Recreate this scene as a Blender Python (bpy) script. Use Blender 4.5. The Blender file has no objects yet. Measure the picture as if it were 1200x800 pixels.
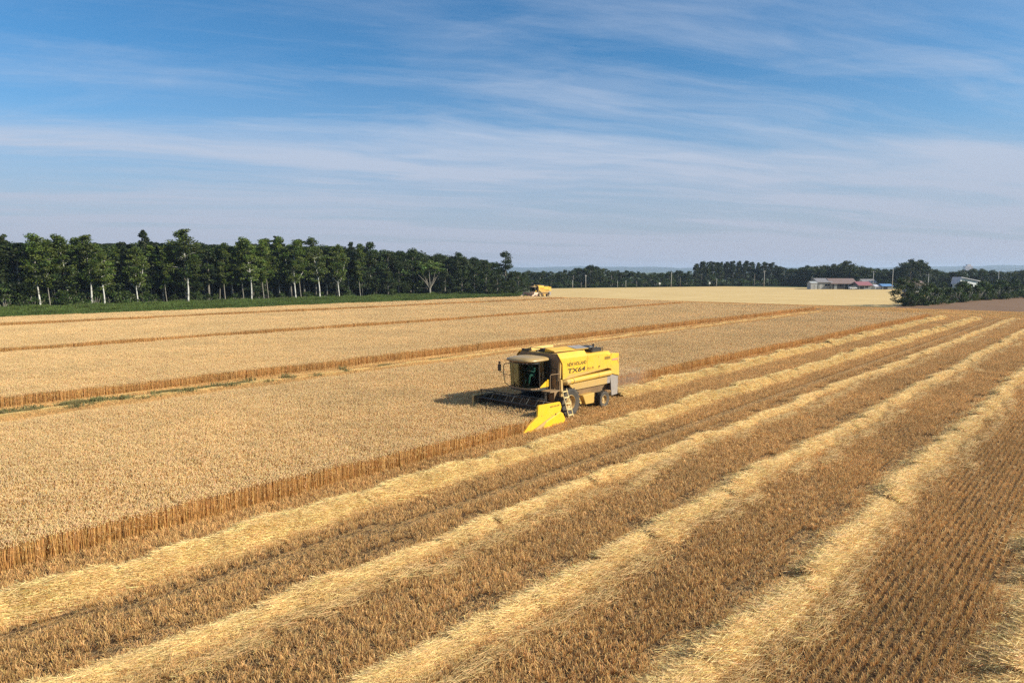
import bpy, bmesh, math, random
import numpy as np
from mathutils import Vector, Matrix

C = bpy.context.scene.collection
SC = bpy.context.scene
PI = math.pi
rad = math.radians

# ------------------------------------------------------------------ camera, sky, sun, exposure
cam_d = bpy.data.cameras.new('camera')
cam = bpy.data.objects.new('camera', cam_d)
C.objects.link(cam)
cam.location = (0, 0, 8.2)
cam.rotation_euler = (rad(90 - 5.852), 0, 0)
cam_d.sensor_width = 36
cam_d.lens = 24
cam_d.clip_start = 0.3
cam_d.clip_end = 30000
SC.camera = cam

SUN_EL, SUN_AZ = 30.5, 106.0          # elevation; azimuth clockwise from +Y
to_sun = Vector((math.sin(rad(SUN_AZ)) * math.cos(rad(SUN_EL)), math.cos(rad(SUN_AZ)) * math.cos(rad(SUN_EL)), math.sin(rad(SUN_EL))))
sun_d = bpy.data.lights.new('sun', 'SUN')
sun_d.energy = 5.0
sun_d.angle = rad(0.53)
sun_d.color = (1.0, 0.915, 0.73)
sun = bpy.data.objects.new('sun', sun_d)
C.objects.link(sun)
sun.rotation_euler = to_sun.to_track_quat('Z', 'Y').to_euler()
sun.location = (60, -20, 60)

world = bpy.data.worlds.new('World')
SC.world = world
world.use_nodes = True


class NT:
    def __init__(self, tree):
        self.t = tree
        tree.nodes.clear()

    def n(self, kind, **kw):
        nd = self.t.nodes.new(kind)
        ins = kw.pop('ins', {})
        for k, v in kw.items():
            setattr(nd, k, v)
        for k, v in ins.items():
            s = nd.inputs[k]
            if hasattr(v, 'is_output'):
                self.t.links.new(v, s)
            else:
                s.default_value = v
        return nd

    def link(self, a, b):
        self.t.links.new(a, b)

    def math(self, op, a, b=None, clamp=False):
        nd = self.t.nodes.new('ShaderNodeMath')
        nd.operation = op
        nd.use_clamp = clamp
        for i, v in enumerate((a, b)):
            if v is None:
                continue
            if hasattr(v, 'is_output'):
                self.t.links.new(v, nd.inputs[i])
            else:
                nd.inputs[i].default_value = v
        return nd.outputs[0]

    def mix(self, f, a, b, mode='MIX'):
        nd = self.t.nodes.new('ShaderNodeMix')
        nd.data_type = 'RGBA'
        nd.blend_type = mode
        for i, v in ((0, f), (6, a), (7, b)):
            if hasattr(v, 'is_output'):
                self.t.links.new(v, nd.inputs[i])
            elif i == 0:
                nd.inputs[i].default_value = v
            else:
                nd.inputs[i].default_value = tuple(v) + (1,) if len(v) == 3 else v
        return nd.outputs[2]

    def ramp(self, f, a, b, ca=(0, 0, 0, 1), cb=(1, 1, 1, 1)):
        nd = self.t.nodes.new('ShaderNodeValToRGB')
        e = nd.color_ramp.elements
        e[0].position, e[1].position = a, b
        e[0].color, e[1].color = ca, cb
        self.t.links.new(f, nd.inputs[0])
        return nd.outputs[0]

    def noise(self, vec, scale, detail=4, rough=0.55, dist=0.0):
        nd = self.t.nodes.new('ShaderNodeTexNoise')
        nd.inputs['Scale'].default_value = scale
        nd.inputs['Detail'].default_value = detail
        nd.inputs['Roughness'].default_value = rough
        nd.inputs['Distortion'].default_value = dist
        if vec is not None:
            self.t.links.new(vec, nd.inputs['Vector'])
        return nd.outputs['Fac']


def build_world():
    T = NT(world.node_tree)
    sky = T.n('ShaderNodeTexSky', sky_type='NISHITA', sun_disc=False, sun_elevation=rad(SUN_EL), sun_rotation=rad(SUN_AZ),
              altitude=50, air_density=1.0, dust_density=1.6, ozone_density=2.2)
    tc = T.n('ShaderNodeTexCoord')
    sep = T.n('ShaderNodeSeparateXYZ', ins={0: tc.outputs['Generated']})
    dx, dy, dz = sep.outputs
    zz = T.math('ADD', T.math('MAXIMUM', dz, 0.0), 0.075)
    px = T.math('DIVIDE', dx, zz)
    py = T.math('DIVIDE', dy, zz)
    comb = T.n('ShaderNodeCombineXYZ', ins={0: px, 1: py, 2: 0.0})
    # long cirrus streaks: coordinates stretched along x, a little turned
    def lay(rot, sx, sy, off):
        m = T.n('ShaderNodeMapping', ins={'Vector': comb.outputs[0], 'Rotation': (0, 0, rad(-rot))})
        m = T.n('ShaderNodeMapping', ins={'Vector': m.outputs[0], 'Scale': (sx, sy, 1), 'Location': off})
        return m.outputs[0]
    warp = T.n('ShaderNodeTexNoise', ins={'Vector': comb.outputs[0], 'Scale': 0.5, 'Detail': 3.0})
    wv = T.n('ShaderNodeVectorMath', operation='SCALE', ins={0: warp.outputs['Color'], 'Scale': 0.8})
    def warped(v):
        return T.n('ShaderNodeVectorMath', operation='ADD', ins={0: v, 1: wv.outputs[0]}).outputs[0]
    s1 = T.noise(warped(lay(17, 0.20, 1.05, (8.1, 3.3, 0))), 1.0, 9, 0.60, 0.15)
    s2 = T.noise(warped(lay(24, 0.55, 2.6, (4.1, 2.2, 0))), 1.0, 9, 0.66, 0.3)
    s3 = T.noise(warped(lay(-20, 0.7, 2.2, (1.1, 7.2, 0))), 1.0, 9, 0.66, 0.3)
    big = T.noise(lay(14, 0.16, 0.42, (8.6, 7.7, 0)), 1.0, 3, 0.5)
    a = T.ramp(s1, 0.44, 0.66)
    b = T.ramp(s2, 0.48, 0.72)
    b2 = T.ramp(s3, 0.52, 0.74)
    c = T.ramp(big, 0.34, 0.60)
    streak = T.math('ADD', T.math('MULTIPLY', a, 0.80), T.math('ADD', T.math('MULTIPLY', b, 0.35), T.math('MULTIPLY', b2, 0.22)), True)
    streak = T.math('MULTIPLY', streak, T.math('ADD', T.math('MULTIPLY', c, 0.8), 0.25), True)
    # cirrus gathers into a veil lower down
    low = T.ramp(dz, 0.06, 0.27, (1, 1, 1, 1), (0, 0, 0, 1))
    veil = T.math('MULTIPLY', low, T.math('ADD', T.math('MULTIPLY', T.ramp(s1, .32, .66), 0.62), 0.40), True)
    m = T.math('ADD', T.math('MULTIPLY', streak, 0.92), T.math('MULTIPLY', veil, 0.92), True)
    blue = T.mix(1.0, sky.outputs[0], (0.46, 0.98, 1.30), 'MULTIPLY')
    col = T.mix(T.math('MULTIPLY', m, 0.85), blue, (5.1, 5.75, 7.0))
    hz = T.ramp(dz, 0.0, 0.19, (1, 1, 1, 1), (0, 0, 0, 1))
    col = T.mix(T.math('MULTIPLY', hz, 0.85), col, (4.1, 4.25, 5.15))
    bg = T.n('ShaderNodeBackground', ins={'Color': col, 'Strength': 0.075})
    out = T.n('ShaderNodeOutputWorld', ins={'Surface': bg.outputs[0]})


build_world()
vs = SC.view_settings
SC.display_settings.display_device = 'sRGB'
vs.view_transform = 'Standard'
vs.look = 'None'
vs.exposure = 0.55
vs.gamma = 1.0
vs.use_curve_mapping = False
SC.render.engine = 'CYCLES'
cy = SC.cycles
cy.max_bounces = 6
cy.diffuse_bounces = 3
cy.glossy_bounces = 3
cy.transmission_bounces = 4
cy.transparent_max_bounces = 8
cy.volume_bounces = 0
cy.caustics_reflective = False
cy.caustics_refractive = False
cy.sample_clamp_indirect = 5.0
cy.use_denoising = False
SC.render.film_transparent = False

# ------------------------------------------------------------------ frames of reference
# the field is drilled and cut in straight rows: u runs along the rows (away, to the right), v across them (right, nearer)
PHI = rad(42.231)
RU = (math.sin(PHI), math.cos(PHI))
SV = (math.cos(PHI), -math.sin(PHI))


def W(u, v, z=0.0):
    return (u * RU[0] + v * SV[0], u * RU[1] + v * SV[1], z)


TH = rad(5.852)


def at(px, Y):
    """x of the ground spot seen at column px (1200 wide photo) and distance Y"""
    return (px - 600) / 800 * (Y * math.cos(TH) + 8.2 * math.sin(TH))


def height(py, Y):
    """height of something at distance Y that reaches row py of the photo"""
    b = -(py - 400) / 800
    return 8.2 + Y * (-math.sin(TH) + b * math.cos(TH)) / (math.cos(TH) + b * math.sin(TH))


# ------------------------------------------------------------------ helpers
def tag(o, label=None, cat=None, group=None, kind=None):
    if label: o['label'] = label
    if cat: o['category'] = cat
    if group: o['group'] = group
    if kind: o['kind'] = kind
    return o


def empty(name, loc=(0, 0, 0), rz=0.0):
    o = bpy.data.objects.new(name, None)
    C.objects.link(o)
    o.location = loc
    o.rotation_euler = (0, 0, rz)
    o.empty_display_size = 0.3
    return o


def link_mesh(name, me, parent=None):
    o = bpy.data.objects.new(name, me)
    C.objects.link(o)
    if parent is not None:
        o.parent = parent
    return o


def dup(root, loc=None, rz=None, s=None, label=None):
    r = root.copy()
    C.objects.link(r)
    if loc is not None: r.location = loc
    if rz is not None: r.rotation_euler = (0, 0, rz)
    if s is not None: r.scale = s
    if label: r['label'] = label
    for ch in list(root.children):
        c = ch.copy()
        C.objects.link(c)
        c.parent = r
        for g in list(ch.children):
            d = g.copy()
            C.objects.link(d)
            d.parent = c
    return r


class MB:
    """collects verts and faces; build() links them as ONE mesh object"""
    def __init__(self):
        self.v = []
        self.f = []
        self.mi = []
        self.cur = 0

    def add(self, vs, fs):
        n = len(self.v)
        self.v.extend([tuple(p) for p in vs])
        for f in fs:
            self.f.append([n + i for i in f])
            self.mi.append(self.cur)
        return self

    def box(self, a, b, taper=None):
        (x0, y0, z0), (x1, y1, z1) = a, b
        vs = [(x0, y0, z0), (x1, y0, z0), (x1, y1, z0), (x0, y1, z0), (x0, y0, z1), (x1, y0, z1), (x1, y1, z1), (x0, y1, z1)]
        return self.add(vs, [(3, 2, 1, 0), (4, 5, 6, 7), (0, 1, 5, 4), (1, 2, 6, 5), (2, 3, 7, 6), (3, 0, 4, 7)])

    def hexa(self, bottom, top):
        vs = list(bottom) + list(top)
        return self.add(vs, [(3, 2, 1, 0), (4, 5, 6, 7), (0, 1, 5, 4), (1, 2, 6, 5), (2, 3, 7, 6), (3, 0, 4, 7)])

    def prism(self, poly, axis, a, b):
        """poly: 2-D outline; axis 'x': (y,z) outline run along x, 'y': (x,z), 'z': (x,y)"""
        def P(p, t):
            if axis == 'x': return (t, p[0], p[1])
            if axis == 'y': return (p[0], t, p[1])
            return (p[0], p[1], t)
        n = len(poly)
        vs = [P(p, a) for p in poly] + [P(p, b) for p in poly]
        fs = [tuple(range(n - 1, -1, -1)), tuple(range(n, 2 * n))]
        for i in range(n):
            j = (i + 1) % n
            fs.append((i, j, n + j, n + i))
        return self.add(vs, fs)

    def tube(self, pts, r, sides=8, cap=True):
        pts = [Vector(p) for p in pts]
        rs = r if hasattr(r, '__len__') else [r] * len(pts)
        vs = []
        prev = None
        for i, p in enumerate(pts):
            d = (pts[min(i + 1, len(pts) - 1)] - pts[max(i - 1, 0)])
            d.normalize()
            ref = prev if prev is not None else (Vector((0, 0, 1)) if abs(d.z) < 0.9 else Vector((1, 0, 0)))
            s = d.cross(ref)
            if s.length < 1e-5:
                s = d.cross(Vector((0, 1, 0)))
            s.normalize()
            t = s.cross(d)
            t.normalize()
            prev = t
            for k in range(sides):
                a = 2 * PI * k / sides
                vs.append(p + (s * math.cos(a) + t * math.sin(a)) * rs[i])
        fs = []
        for i in range(len(pts) - 1):
            for k in range(sides):
                k2 = (k + 1) % sides
                fs.append((i * sides + k, (i + 1) * sides + k, (i + 1) * sides + k2, i * sides + k2))
        if cap:
            fs.append(tuple(range(sides)))
            e = (len(pts) - 1) * sides
            fs.append(tuple(e + k for k in range(sides - 1, -1, -1)))
        return self.add(vs, fs)

    def lathe(self, prof, center, axis='y', sides=28, close=False):
        """prof: (r, t) pairs; turned about an axis through center"""
        vs = []
        for (r, t) in prof:
            for k in range(sides):
                a = 2 * PI * k / sides
                c, s = r * math.cos(a), r * math.sin(a)
                if axis == 'y': p = (center[0] + c, center[1] + t, center[2] + s)
                elif axis == 'x': p = (center[0] + t, center[1] + c, center[2] + s)
                else: p = (center[0] + c, center[1] + s, center[2] + t)
                vs.append(p)
        fs = []
        n = len(prof)
        for i in range(n if close else n - 1):
            i2 = (i + 1) % n
            for k in range(sides):
                k2 = (k + 1) % sides
                fs.append((i * sides + k, i * sides + k2, i2 * sides + k2, i2 * sides + k))
        return self.add(vs, fs)

    def build(self, name, mats, parent=None, smooth=False, bevel=0.0, fix=True):
        me = bpy.data.meshes.new(name)
        me.from_pydata(self.v, [], self.f)
        ms = mats if isinstance(mats, (list, tuple)) else [mats]
        for m in ms:
            me.materials.append(m)
        if any(self.mi):
            me.polygons.foreach_set('material_index', self.mi)
        if fix or bevel:
            bm = bmesh.new()
            bm.from_mesh(me)
            if fix:
                bmesh.ops.recalc_face_normals(bm, faces=bm.faces)
            if bevel:
                es = [e for e in bm.edges if len(e.link_faces) == 2 and e.calc_face_angle(0) > 0.6]
                if es:
                    bmesh.ops.bevel(bm, geom=es, offset=bevel, segments=1, affect='EDGES', clamp_overlap=True)
            bm.to_mesh(me)
            bm.free()
        if smooth:
            me.polygons.foreach_set('use_smooth', [True] * len(me.polygons))
        me.update()
        return link_mesh(name, me, parent)


def soup(name, V, F, col, mat, smooth=False, link=False):
    """mesh from numpy quads with a per-vertex colour 'Col'"""
    me = bpy.data.meshes.new(name)
    V = np.asarray(V, dtype=np.float32)
    F = np.asarray(F, dtype=np.int32)
    nf, k = F.shape
    me.vertices.add(len(V))
    me.vertices.foreach_set('co', V.ravel())
    me.loops.add(nf * k)
    me.loops.foreach_set('vertex_index', F.ravel())
    me.polygons.add(nf)
    me.polygons.foreach_set('loop_start', np.arange(0, nf * k, k, dtype=np.int32))
    me.update(calc_edges=True)
    if col is not None:
        at_ = me.color_attributes.new('Col', 'FLOAT_COLOR', 'POINT')
        cc = np.ones((len(V), 4), dtype=np.float32)
        cc[:, :3] = col
        at_.data.foreach_set('color', cc.ravel())
    me.materials.append(mat)
    if smooth:
        me.polygons.foreach_set('use_smooth', np.ones(nf, dtype=bool))
    return me


# ------------------------------------------------------------------ materials
def mat_new(name):
    m = bpy.data.materials.new(name)
    m.use_nodes = True
    return m, NT(m.node_tree)


def principled(T, col, rough=0.6, **ins):
    kw = {'Base Color': col if hasattr(col, 'is_output') else (tuple(col) + (1,)), 'Roughness': rough}
    kw.update(ins)
    p = T.n('ShaderNodeBsdfPrincipled', ins=kw)
    T.n('ShaderNodeOutputMaterial', ins={'Surface': p.outputs[0]})
    return p


def plain(name, col, rough=0.6, var=0.12, scale=6.0, metallic=0.0, dust=0.0, dustcol=(0.42, 0.32, 0.19), bump=0.0, low=0.0):
    m, T = mat_new(name)
    geo = T.n('ShaderNodeTexCoord')
    n1 = T.noise(geo.outputs['Object'], scale, 5, 0.6)
    c = T.mix(T.ramp(n1, 0.3, 0.7), [x * (1 - var) for x in col], [min(1, x * (1 + var)) for x in col])
    if dust > 0:
        n2 = T.noise(geo.outputs['Object'], 1.7, 6, 0.65, 0.4)
        c = T.mix(T.math('MULTIPLY', T.ramp(n2, 0.35, 0.75), dust), c, dustcol)
    if low > 0:                      # field dust clings to the lower panels, streaked and uneven
        sz = T.n('ShaderNodeSeparateXYZ', ins={0: geo.outputs['Object']})
        st = T.n('ShaderNodeMapping', ins={'Vector': geo.outputs['Object'], 'Scale': (5.0, 5.0, .8)})
        n3 = T.noise(st.outputs[0], 1.0, 5, 0.65, 0.3)
        zf = T.ramp(T.math('ADD', T.math('MULTIPLY', sz.outputs[2], .30), T.math('MULTIPLY', n3, -.35)), .22, .70, (1, 1, 1, 1), (0, 0, 0, 1))
        c = T.mix(T.math('MULTIPLY', zf, low), c, dustcol)
        n4 = T.noise(geo.outputs['Object'], 14.0, 3, 0.6)
        c = T.mix(T.math('MULTIPLY', T.ramp(n4, .60, .70), .35), c, (0.20, 0.12, 0.05))
    p = principled(T, c, rough, Metallic=metallic)
    if bump:
        b = T.n('ShaderNodeBump', ins={'Strength': bump, 'Distance': 0.02, 'Height': n1})
        T.link(b.outputs[0], p.inputs['Normal'])
    return m


def straw_mat(name, tint=(1, 1, 1), rough=0.62, trans=0.22, patch=0.18, spec=0.35):
    """dry plant matter: colour from the stems themselves, light/dark growth patches over the field, a little light through"""
    m, T = mat_new(name)
    a = T.n('ShaderNodeAttribute', attribute_name='Col')
    oi = T.n('ShaderNodeObjectInfo')
    geo = T.n('ShaderNodeNewGeometry')
    n1 = T.noise(geo.outputs['Position'], 0.11, 4, 0.6)
    n2 = T.noise(geo.outputs['Position'], 1.3, 3, 0.6)
    f = T.math('ADD', T.math('MULTIPLY', n1, 1.3), T.math('MULTIPLY', n2, 0.7))
    f = T.math('ADD', T.math('MULTIPLY', T.math('SUBTRACT', f, 1.0), patch * 2.2), 1.0)
    f = T.math('MULTIPLY', f, T.math('ADD', T.math('MULTIPLY', oi.outputs['Random'], 0.10), 0.95))
    g = T.n('ShaderNodeCombineColor', ins={0: f, 1: f, 2: f})
    c = T.mix(1.0, a.outputs['Color'], g.outputs[0], 'MULTIPLY')
    c = T.mix(1.0, c, tint, 'MULTIPLY')
    p = T.n('ShaderNodeBsdfPrincipled', ins={'Base Color': c, 'Roughness': rough, 'Specular IOR Level': spec})
    tr = T.n('ShaderNodeBsdfTranslucent', ins={'Color': c})
    mx = T.n('ShaderNodeMixShader', ins={0: trans, 1: p.outputs[0], 2: tr.outputs[0]})
    T.n('ShaderNodeOutputMaterial', ins={'Surface': mx.outputs[0]})
    return m


def leaf_mat(name, trans=0.25):
    m, T = mat_new(name)
    a = T.n('ShaderNodeAttribute', attribute_name='Col')
    oi = T.n('ShaderNodeObjectInfo')
    f = T.math('ADD', T.math('MULTIPLY', oi.outputs['Random'], 0.5), 0.75)
    g = T.n('ShaderNodeCombineColor', ins={0: f, 1: f, 2: T.math('MULTIPLY', f, 1.0)})
    c = T.mix(1.0, a.outputs['Color'], g.outputs[0], 'MULTIPLY')
    p = T.n('ShaderNodeBsdfPrincipled', ins={'Base Color': c, 'Roughness': 0.55, 'Specular IOR Level': 0.3})
    tr = T.n('ShaderNodeBsdfTranslucent', ins={'Color': T.mix(1.0, c, (1.2, 1.3, 0.6), 'MULTIPLY')})
    mx = T.n('ShaderNodeMixShader', ins={0: trans, 1: p.outputs[0], 2: tr.outputs[0]})
    T.n('ShaderNodeOutputMaterial', ins={'Surface': mx.outputs[0]})
    return m


def bark_mat(name, col, dark, fleck=0.0):
    m, T = mat_new(name)
    tc = T.n('ShaderNodeTexCoord')
    mp = T.n('ShaderNodeMapping', ins={'Vector': tc.outputs['Object'], 'Scale': (3, 3, 1.2)})
    n1 = T.noise(mp.outputs[0], 2.0, 6, 0.65)
    c = T.mix(T.ramp(n1, 0.52 - fleck * 0.1, 0.66), col, dark)
    principled(T, c, 0.8)
    return m


def ground_mat(name, ca, cb, sc1=0.5, sc2=9.0, stripes=None, cc=None, bump=0.4, speck=0.5):
    """bare ground / far crop: two tones broken up at several sizes; optional drill-row stripes"""
    m, T = mat_new(name)
    geo = T.n('ShaderNodeNewGeometry')
    n1 = T.noise(geo.outputs['Position'], sc1, 6, 0.6)
    n2 = T.noise(geo.outputs['Position'], sc2, 5, 0.7)
    c = T.mix(T.ramp(n1, 0.3, 0.7), ca, cb)
    k = T.math('ADD', T.math('MULTIPLY', n2, speck * 2), 1 - speck)
    g = T.n('ShaderNodeCombineColor', ins={0: k, 1: k, 2: k})
    c = T.mix(1.0, c, g.outputs[0], 'MULTIPLY')
    if stripes:
        ang, width, amt = stripes
        mp = T.n('ShaderNodeMapping', ins={'Vector': geo.outputs['Position'], 'Rotation': (0, 0, ang)})
        sx = T.n('ShaderNodeSeparateXYZ', ins={0: mp.outputs[0]})
        wob = T.math('MULTIPLY', n1, 1.2)
        s = T.math('SINE', T.math('ADD', T.math('MULTIPLY', sx.outputs[0], 2 * PI / width), wob))
        s = T.math('MULTIPLY', T.math('ADD', T.math('MULTIPLY', s, 0.5), 0.5), amt)
        c = T.mix(s, c, cc)
    p = principled(T, c, 0.9)
    p.inputs['Specular IOR Level'].default_value = 0.2
    if bump:
        b = T.n('ShaderNodeBump', ins={'Strength': bump, 'Distance': 0.05, 'Height': n2})
        T.link(b.outputs[0], p.inputs['Normal'])
    return m


M_wheat = straw_mat('ripe_wheat', trans=0.20)
M_stub = straw_mat('stubble', trans=0.15, patch=0.25)
M_straw = straw_mat('cut_straw', trans=0.15, patch=0.12, spec=0.45)
M_weed = straw_mat('wilted_weed', trans=0.2, patch=0.2)
M_grass = straw_mat('verge_grass', trans=0.3, patch=0.3)
M_leaf = leaf_mat('leaves')

# ------------------------------------------------------------------ ground (each sheet 4 mm or more above the one below)
def sheet(name, pts, z, mat, label, cat, kind='structure'):
    me = bpy.data.meshes.new(name)
    me.from_pydata([(x, y, z) for x, y in pts], [], [tuple(range(len(pts)))])
    me.materials.append(mat)
    bm = bmesh.new(); bm.from_mesh(me)
    bmesh.ops.recalc_face_normals(bm, faces=bm.faces)
    if bm.faces[:][0].normal.z < 0:
        bmesh.ops.reverse_faces(bm, faces=bm.faces)
    bm.to_mesh(me); bm.free()
    return tag(link_mesh(name, me), label, cat, None, kind)


far_ground = ground_mat('far_farmland', (0.045, 0.075, 0.030), (0.12, 0.13, 0.055), 0.004, 0.03, bump=0)
soil_ground = ground_mat('stubble_soil', (0.048, 0.028, 0.014), (0.085, 0.050, 0.024), 0.7, 16.0, speck=0.6)
gold_ground = ground_mat('harvested_field', (0.54, 0.375, 0.155), (0.65, 0.465, 0.21), 0.06, 1.2, (PI / 2 - PHI + PI / 2 + rad(8), 9.0, 0.5), (0.42, 0.28, 0.115), speck=0.5)
till_ground = ground_mat('tilled_soil', (0.165, 0.092, 0.050), (0.215, 0.125, 0.070), 0.12, 1.4, (PI - PHI, 3.0, 0.35), (0.13, 0.08, 0.052), speck=0.45)
verge_ground = ground_mat('verge_soil', (0.040, 0.055, 0.016), (0.075, 0.10, 0.030), 0.3, 4.0)
wood_ground = ground_mat('woodland_soil', (0.020, 0.020, 0.010), (0.035, 0.036, 0.016), 0.3, 4.0)

R0 = 8600
sheet('ground', [(R0 * math.cos(2 * PI * k / 96), R0 * math.sin(2 * PI * k / 96)) for k in range(96)], -0.06, far_ground,
      'flat green farmland stretching to the horizon behind the far trees', 'ground')
quad = lambda u0, u1, v0, v1: [W(u0, v0)[:2], W(u1, v0)[:2], W(u1, v1)[:2], W(u0, v1)[:2]]
sheet('stubble_field', quad(-40, 171, -153, 40), -0.006, soil_ground, 'brown soil of the grain field under crop and stubble', 'field')
GOLD = [(2, 222), (18, 330), (117, 376), (190, 318), (110, 178), (96, 155), (60, 176), (15, 209)]
sheet('harvested_field', GOLD, 0.0, gold_ground, 'pale gold harvested field in front of the far treeline', 'field')
SOIL = [W(171, -41)[:2], (100, 171), (168, 224), (330, 330), (330, 120), W(171, 45)[:2]]
sheet('tilled_field', SOIL, 0.004, till_ground, 'bare brown tilled soil in front of the hedge', 'field')
sheet('verge', [W(-40, -162)[:2], W(178, -162)[:2], W(172, -149)[:2], W(120, -135.5)[:2], W(-40, -135.5)[:2]], 0.006, verge_ground, 'green grassy verge between grain field and birch wood', 'verge')
sheet('woodland_floor', quad(-40, 185, -215, -161), 0.010, wood_ground, 'dark woodland floor under the trees beyond the verge', 'ground')


def hills():
    rng = np.random.default_rng(3)
    n = 260
    a = np.linspace(rad(20), rad(160), n)
    def prof(seed, amp, base):
        r = np.random.default_rng(seed)
        h = np.zeros(n)
        for k, w in ((5, .8), (13, .6), (29, .45), (61, .30), (97, .22), (141, .15)):
            h += w * np.sin(a * k * 2 + r.uniform(0, 6.28))
        return base + amp * h / 2
    for nm, rr, dep, pr, lab in (('hills', 6400, 900, prof(4, 13, 36), 'low blue wooded hills along the far horizon'),
                                 ('ridge', 7600, 700, prof(9, 15, 56), 'farthest pale blue ridge on the skyline')):
        mb = MB()
        rows = []
        for j, (q, s) in enumerate(((0, 0), (.25, .6), (.5, 1), (.75, .8), (1, 0))):
            rows.append([((rr + q * dep) * math.cos(t), (rr + q * dep) * math.sin(t), max(-0.5, h * s)) for t, h in zip(a, pr)])
        vs = [p for r in rows for p in r]
        fs = [(j * n + i, j * n + i + 1, (j + 1) * n + i + 1, (j + 1) * n + i) for j in range(4) for i in range(n - 1)]
        mb.add(vs, fs)
        hm = ground_mat(nm + '_woods', (0.018, 0.032, 0.020), (0.050, 0.065, 0.034), 0.008, 0.03, bump=0)
        tag(mb.build(nm, hm, smooth=True), lab, 'hills', None, 'structure')


hills()
# ------------------------------------------------------------------ countless stalks: tiles of real stems set out by geometry nodes
def lerp(a, b, t):
    return np.asarray(a) * (1 - t) + np.asarray(b) * t


def ribbons(P0, P1, w, side, c0, c1):
    """flat stems from P0 to P1 (n,3), width w (n,), side dir (n,3): quads"""
    n = len(P0)
    o = side * (w * 0.5)[:, None]
    V = np.stack([P0 - o, P0 + o, P1 + o * 0.8, P1 - o * 0.8], 1).reshape(-1, 3)
    F = np.arange(n * 4).reshape(n, 4)
    Cc = np.stack([c0, c0, c1, c1], 1).reshape(-1, 3)
    return V, F, Cc


def heads(P, D, L, w, c):
    """ears of grain: four-sided spindles from P along D"""
    n = len(P)
    ref = np.tile(np.array([[0.3, 0.2, 0.93]]), (n, 1))
    s = np.cross(D, ref); s /= np.linalg.norm(s, axis=1)[:, None] + 1e-9
    t = np.cross(s, D)
    V, F, Cc = [], [], []
    rings = ((0.0, .35), (0.35, 1.0), (0.8, .75), (1.0, .15))
    for (q, k) in rings:
        for a in range(4):
            ca, sa = math.cos(a * PI / 2), math.sin(a * PI / 2)
            V.append(P + D * (L * q)[:, None] + (s * ca + t * sa) * (w * 0.5 * k)[:, None])
            Cc.append(c)
    V = np.stack(V, 1)
    Cc = np.stack(Cc, 1)
    base = np.arange(n)[:, None] * 16
    fl = []
    for j in range(3):
        for a in range(4):
            b = (a + 1) % 4
            fl.append([j * 4 + a, j * 4 + b, (j + 1) * 4 + b, (j + 1) * 4 + a])
    F = (base[:, None, :] + np.array(fl)[None]).reshape(-1, 4)
    return V.reshape(-1, 3), F, Cc.reshape(-1, 3)


def cat(parts):
    V, F, Cc, n = [], [], [], 0
    for v, f, c in parts:
        V.append(v); F.append(f + n); Cc.append(c); n += len(v)
    return np.concatenate(V), np.concatenate(F), np.concatenate(Cc)


def unit(rng, n):
    a = rng.uniform(0, 2 * PI, n)
    return np.stack([np.cos(a), np.sin(a), np.zeros(n)], 1)


def colvar(rng, n, c, amt, hue=0.06):
    k = 1 + rng.normal(0, amt, n)
    c = np.asarray(c)[None] * k[:, None]
    c = c * (1 + rng.normal(0, hue, (n, 3)))
    return np.clip(c, 0.004, 0.95)


def wheat_tile(seed):
    rng = np.random.default_rng(seed)
    n = 400
    x = rng.uniform(-.52, .52, n); y = rng.uniform(-.52, .52, n)
    h = np.clip(rng.normal(.74, .045, n), .55, .86)
    lean = unit(rng, n) * np.abs(rng.normal(0, .075, n))[:, None]
    P0 = np.stack([x, y, np.zeros(n)], 1)
    P1 = P0 + lean; P1[:, 2] = h
    side = unit(rng, n)
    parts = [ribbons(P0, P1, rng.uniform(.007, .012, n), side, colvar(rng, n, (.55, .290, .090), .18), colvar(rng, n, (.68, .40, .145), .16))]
    hd = unit(rng, n) * rng.uniform(.15, 1.1, n)[:, None] + np.array([.12, -.05, 0])
    D = hd.copy(); D[:, 2] = rng.uniform(.25, 1.0, n)
    D /= np.linalg.norm(D, axis=1)[:, None]
    parts.append(heads(P1, D, rng.uniform(.070, .110, n), rng.uniform(.013, .021, n), colvar(rng, n, (.765, .535, .265), .11)))
    k = rng.choice(n, 230, False)
    A = P0[k] + (P1[k] - P0[k]) * rng.uniform(.45, .9, len(k))[:, None]
    B = A + unit(rng, len(k)) * rng.uniform(.06, .16, len(k))[:, None] + np.stack([np.zeros(len(k)), np.zeros(len(k)), rng.uniform(-.12, .05, len(k))], 1)
    parts.append(ribbons(A, B, np.full(len(k), .016), unit(rng, len(k)), colvar(rng, len(k), (.64, .40, .16), .16), colvar(rng, len(k), (.70, .47, .22), .16)))
    V, F, Cc = cat(parts)
    return soup('wheat_tile', V, F, Cc, M_wheat)


ROW = 0.185


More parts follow.
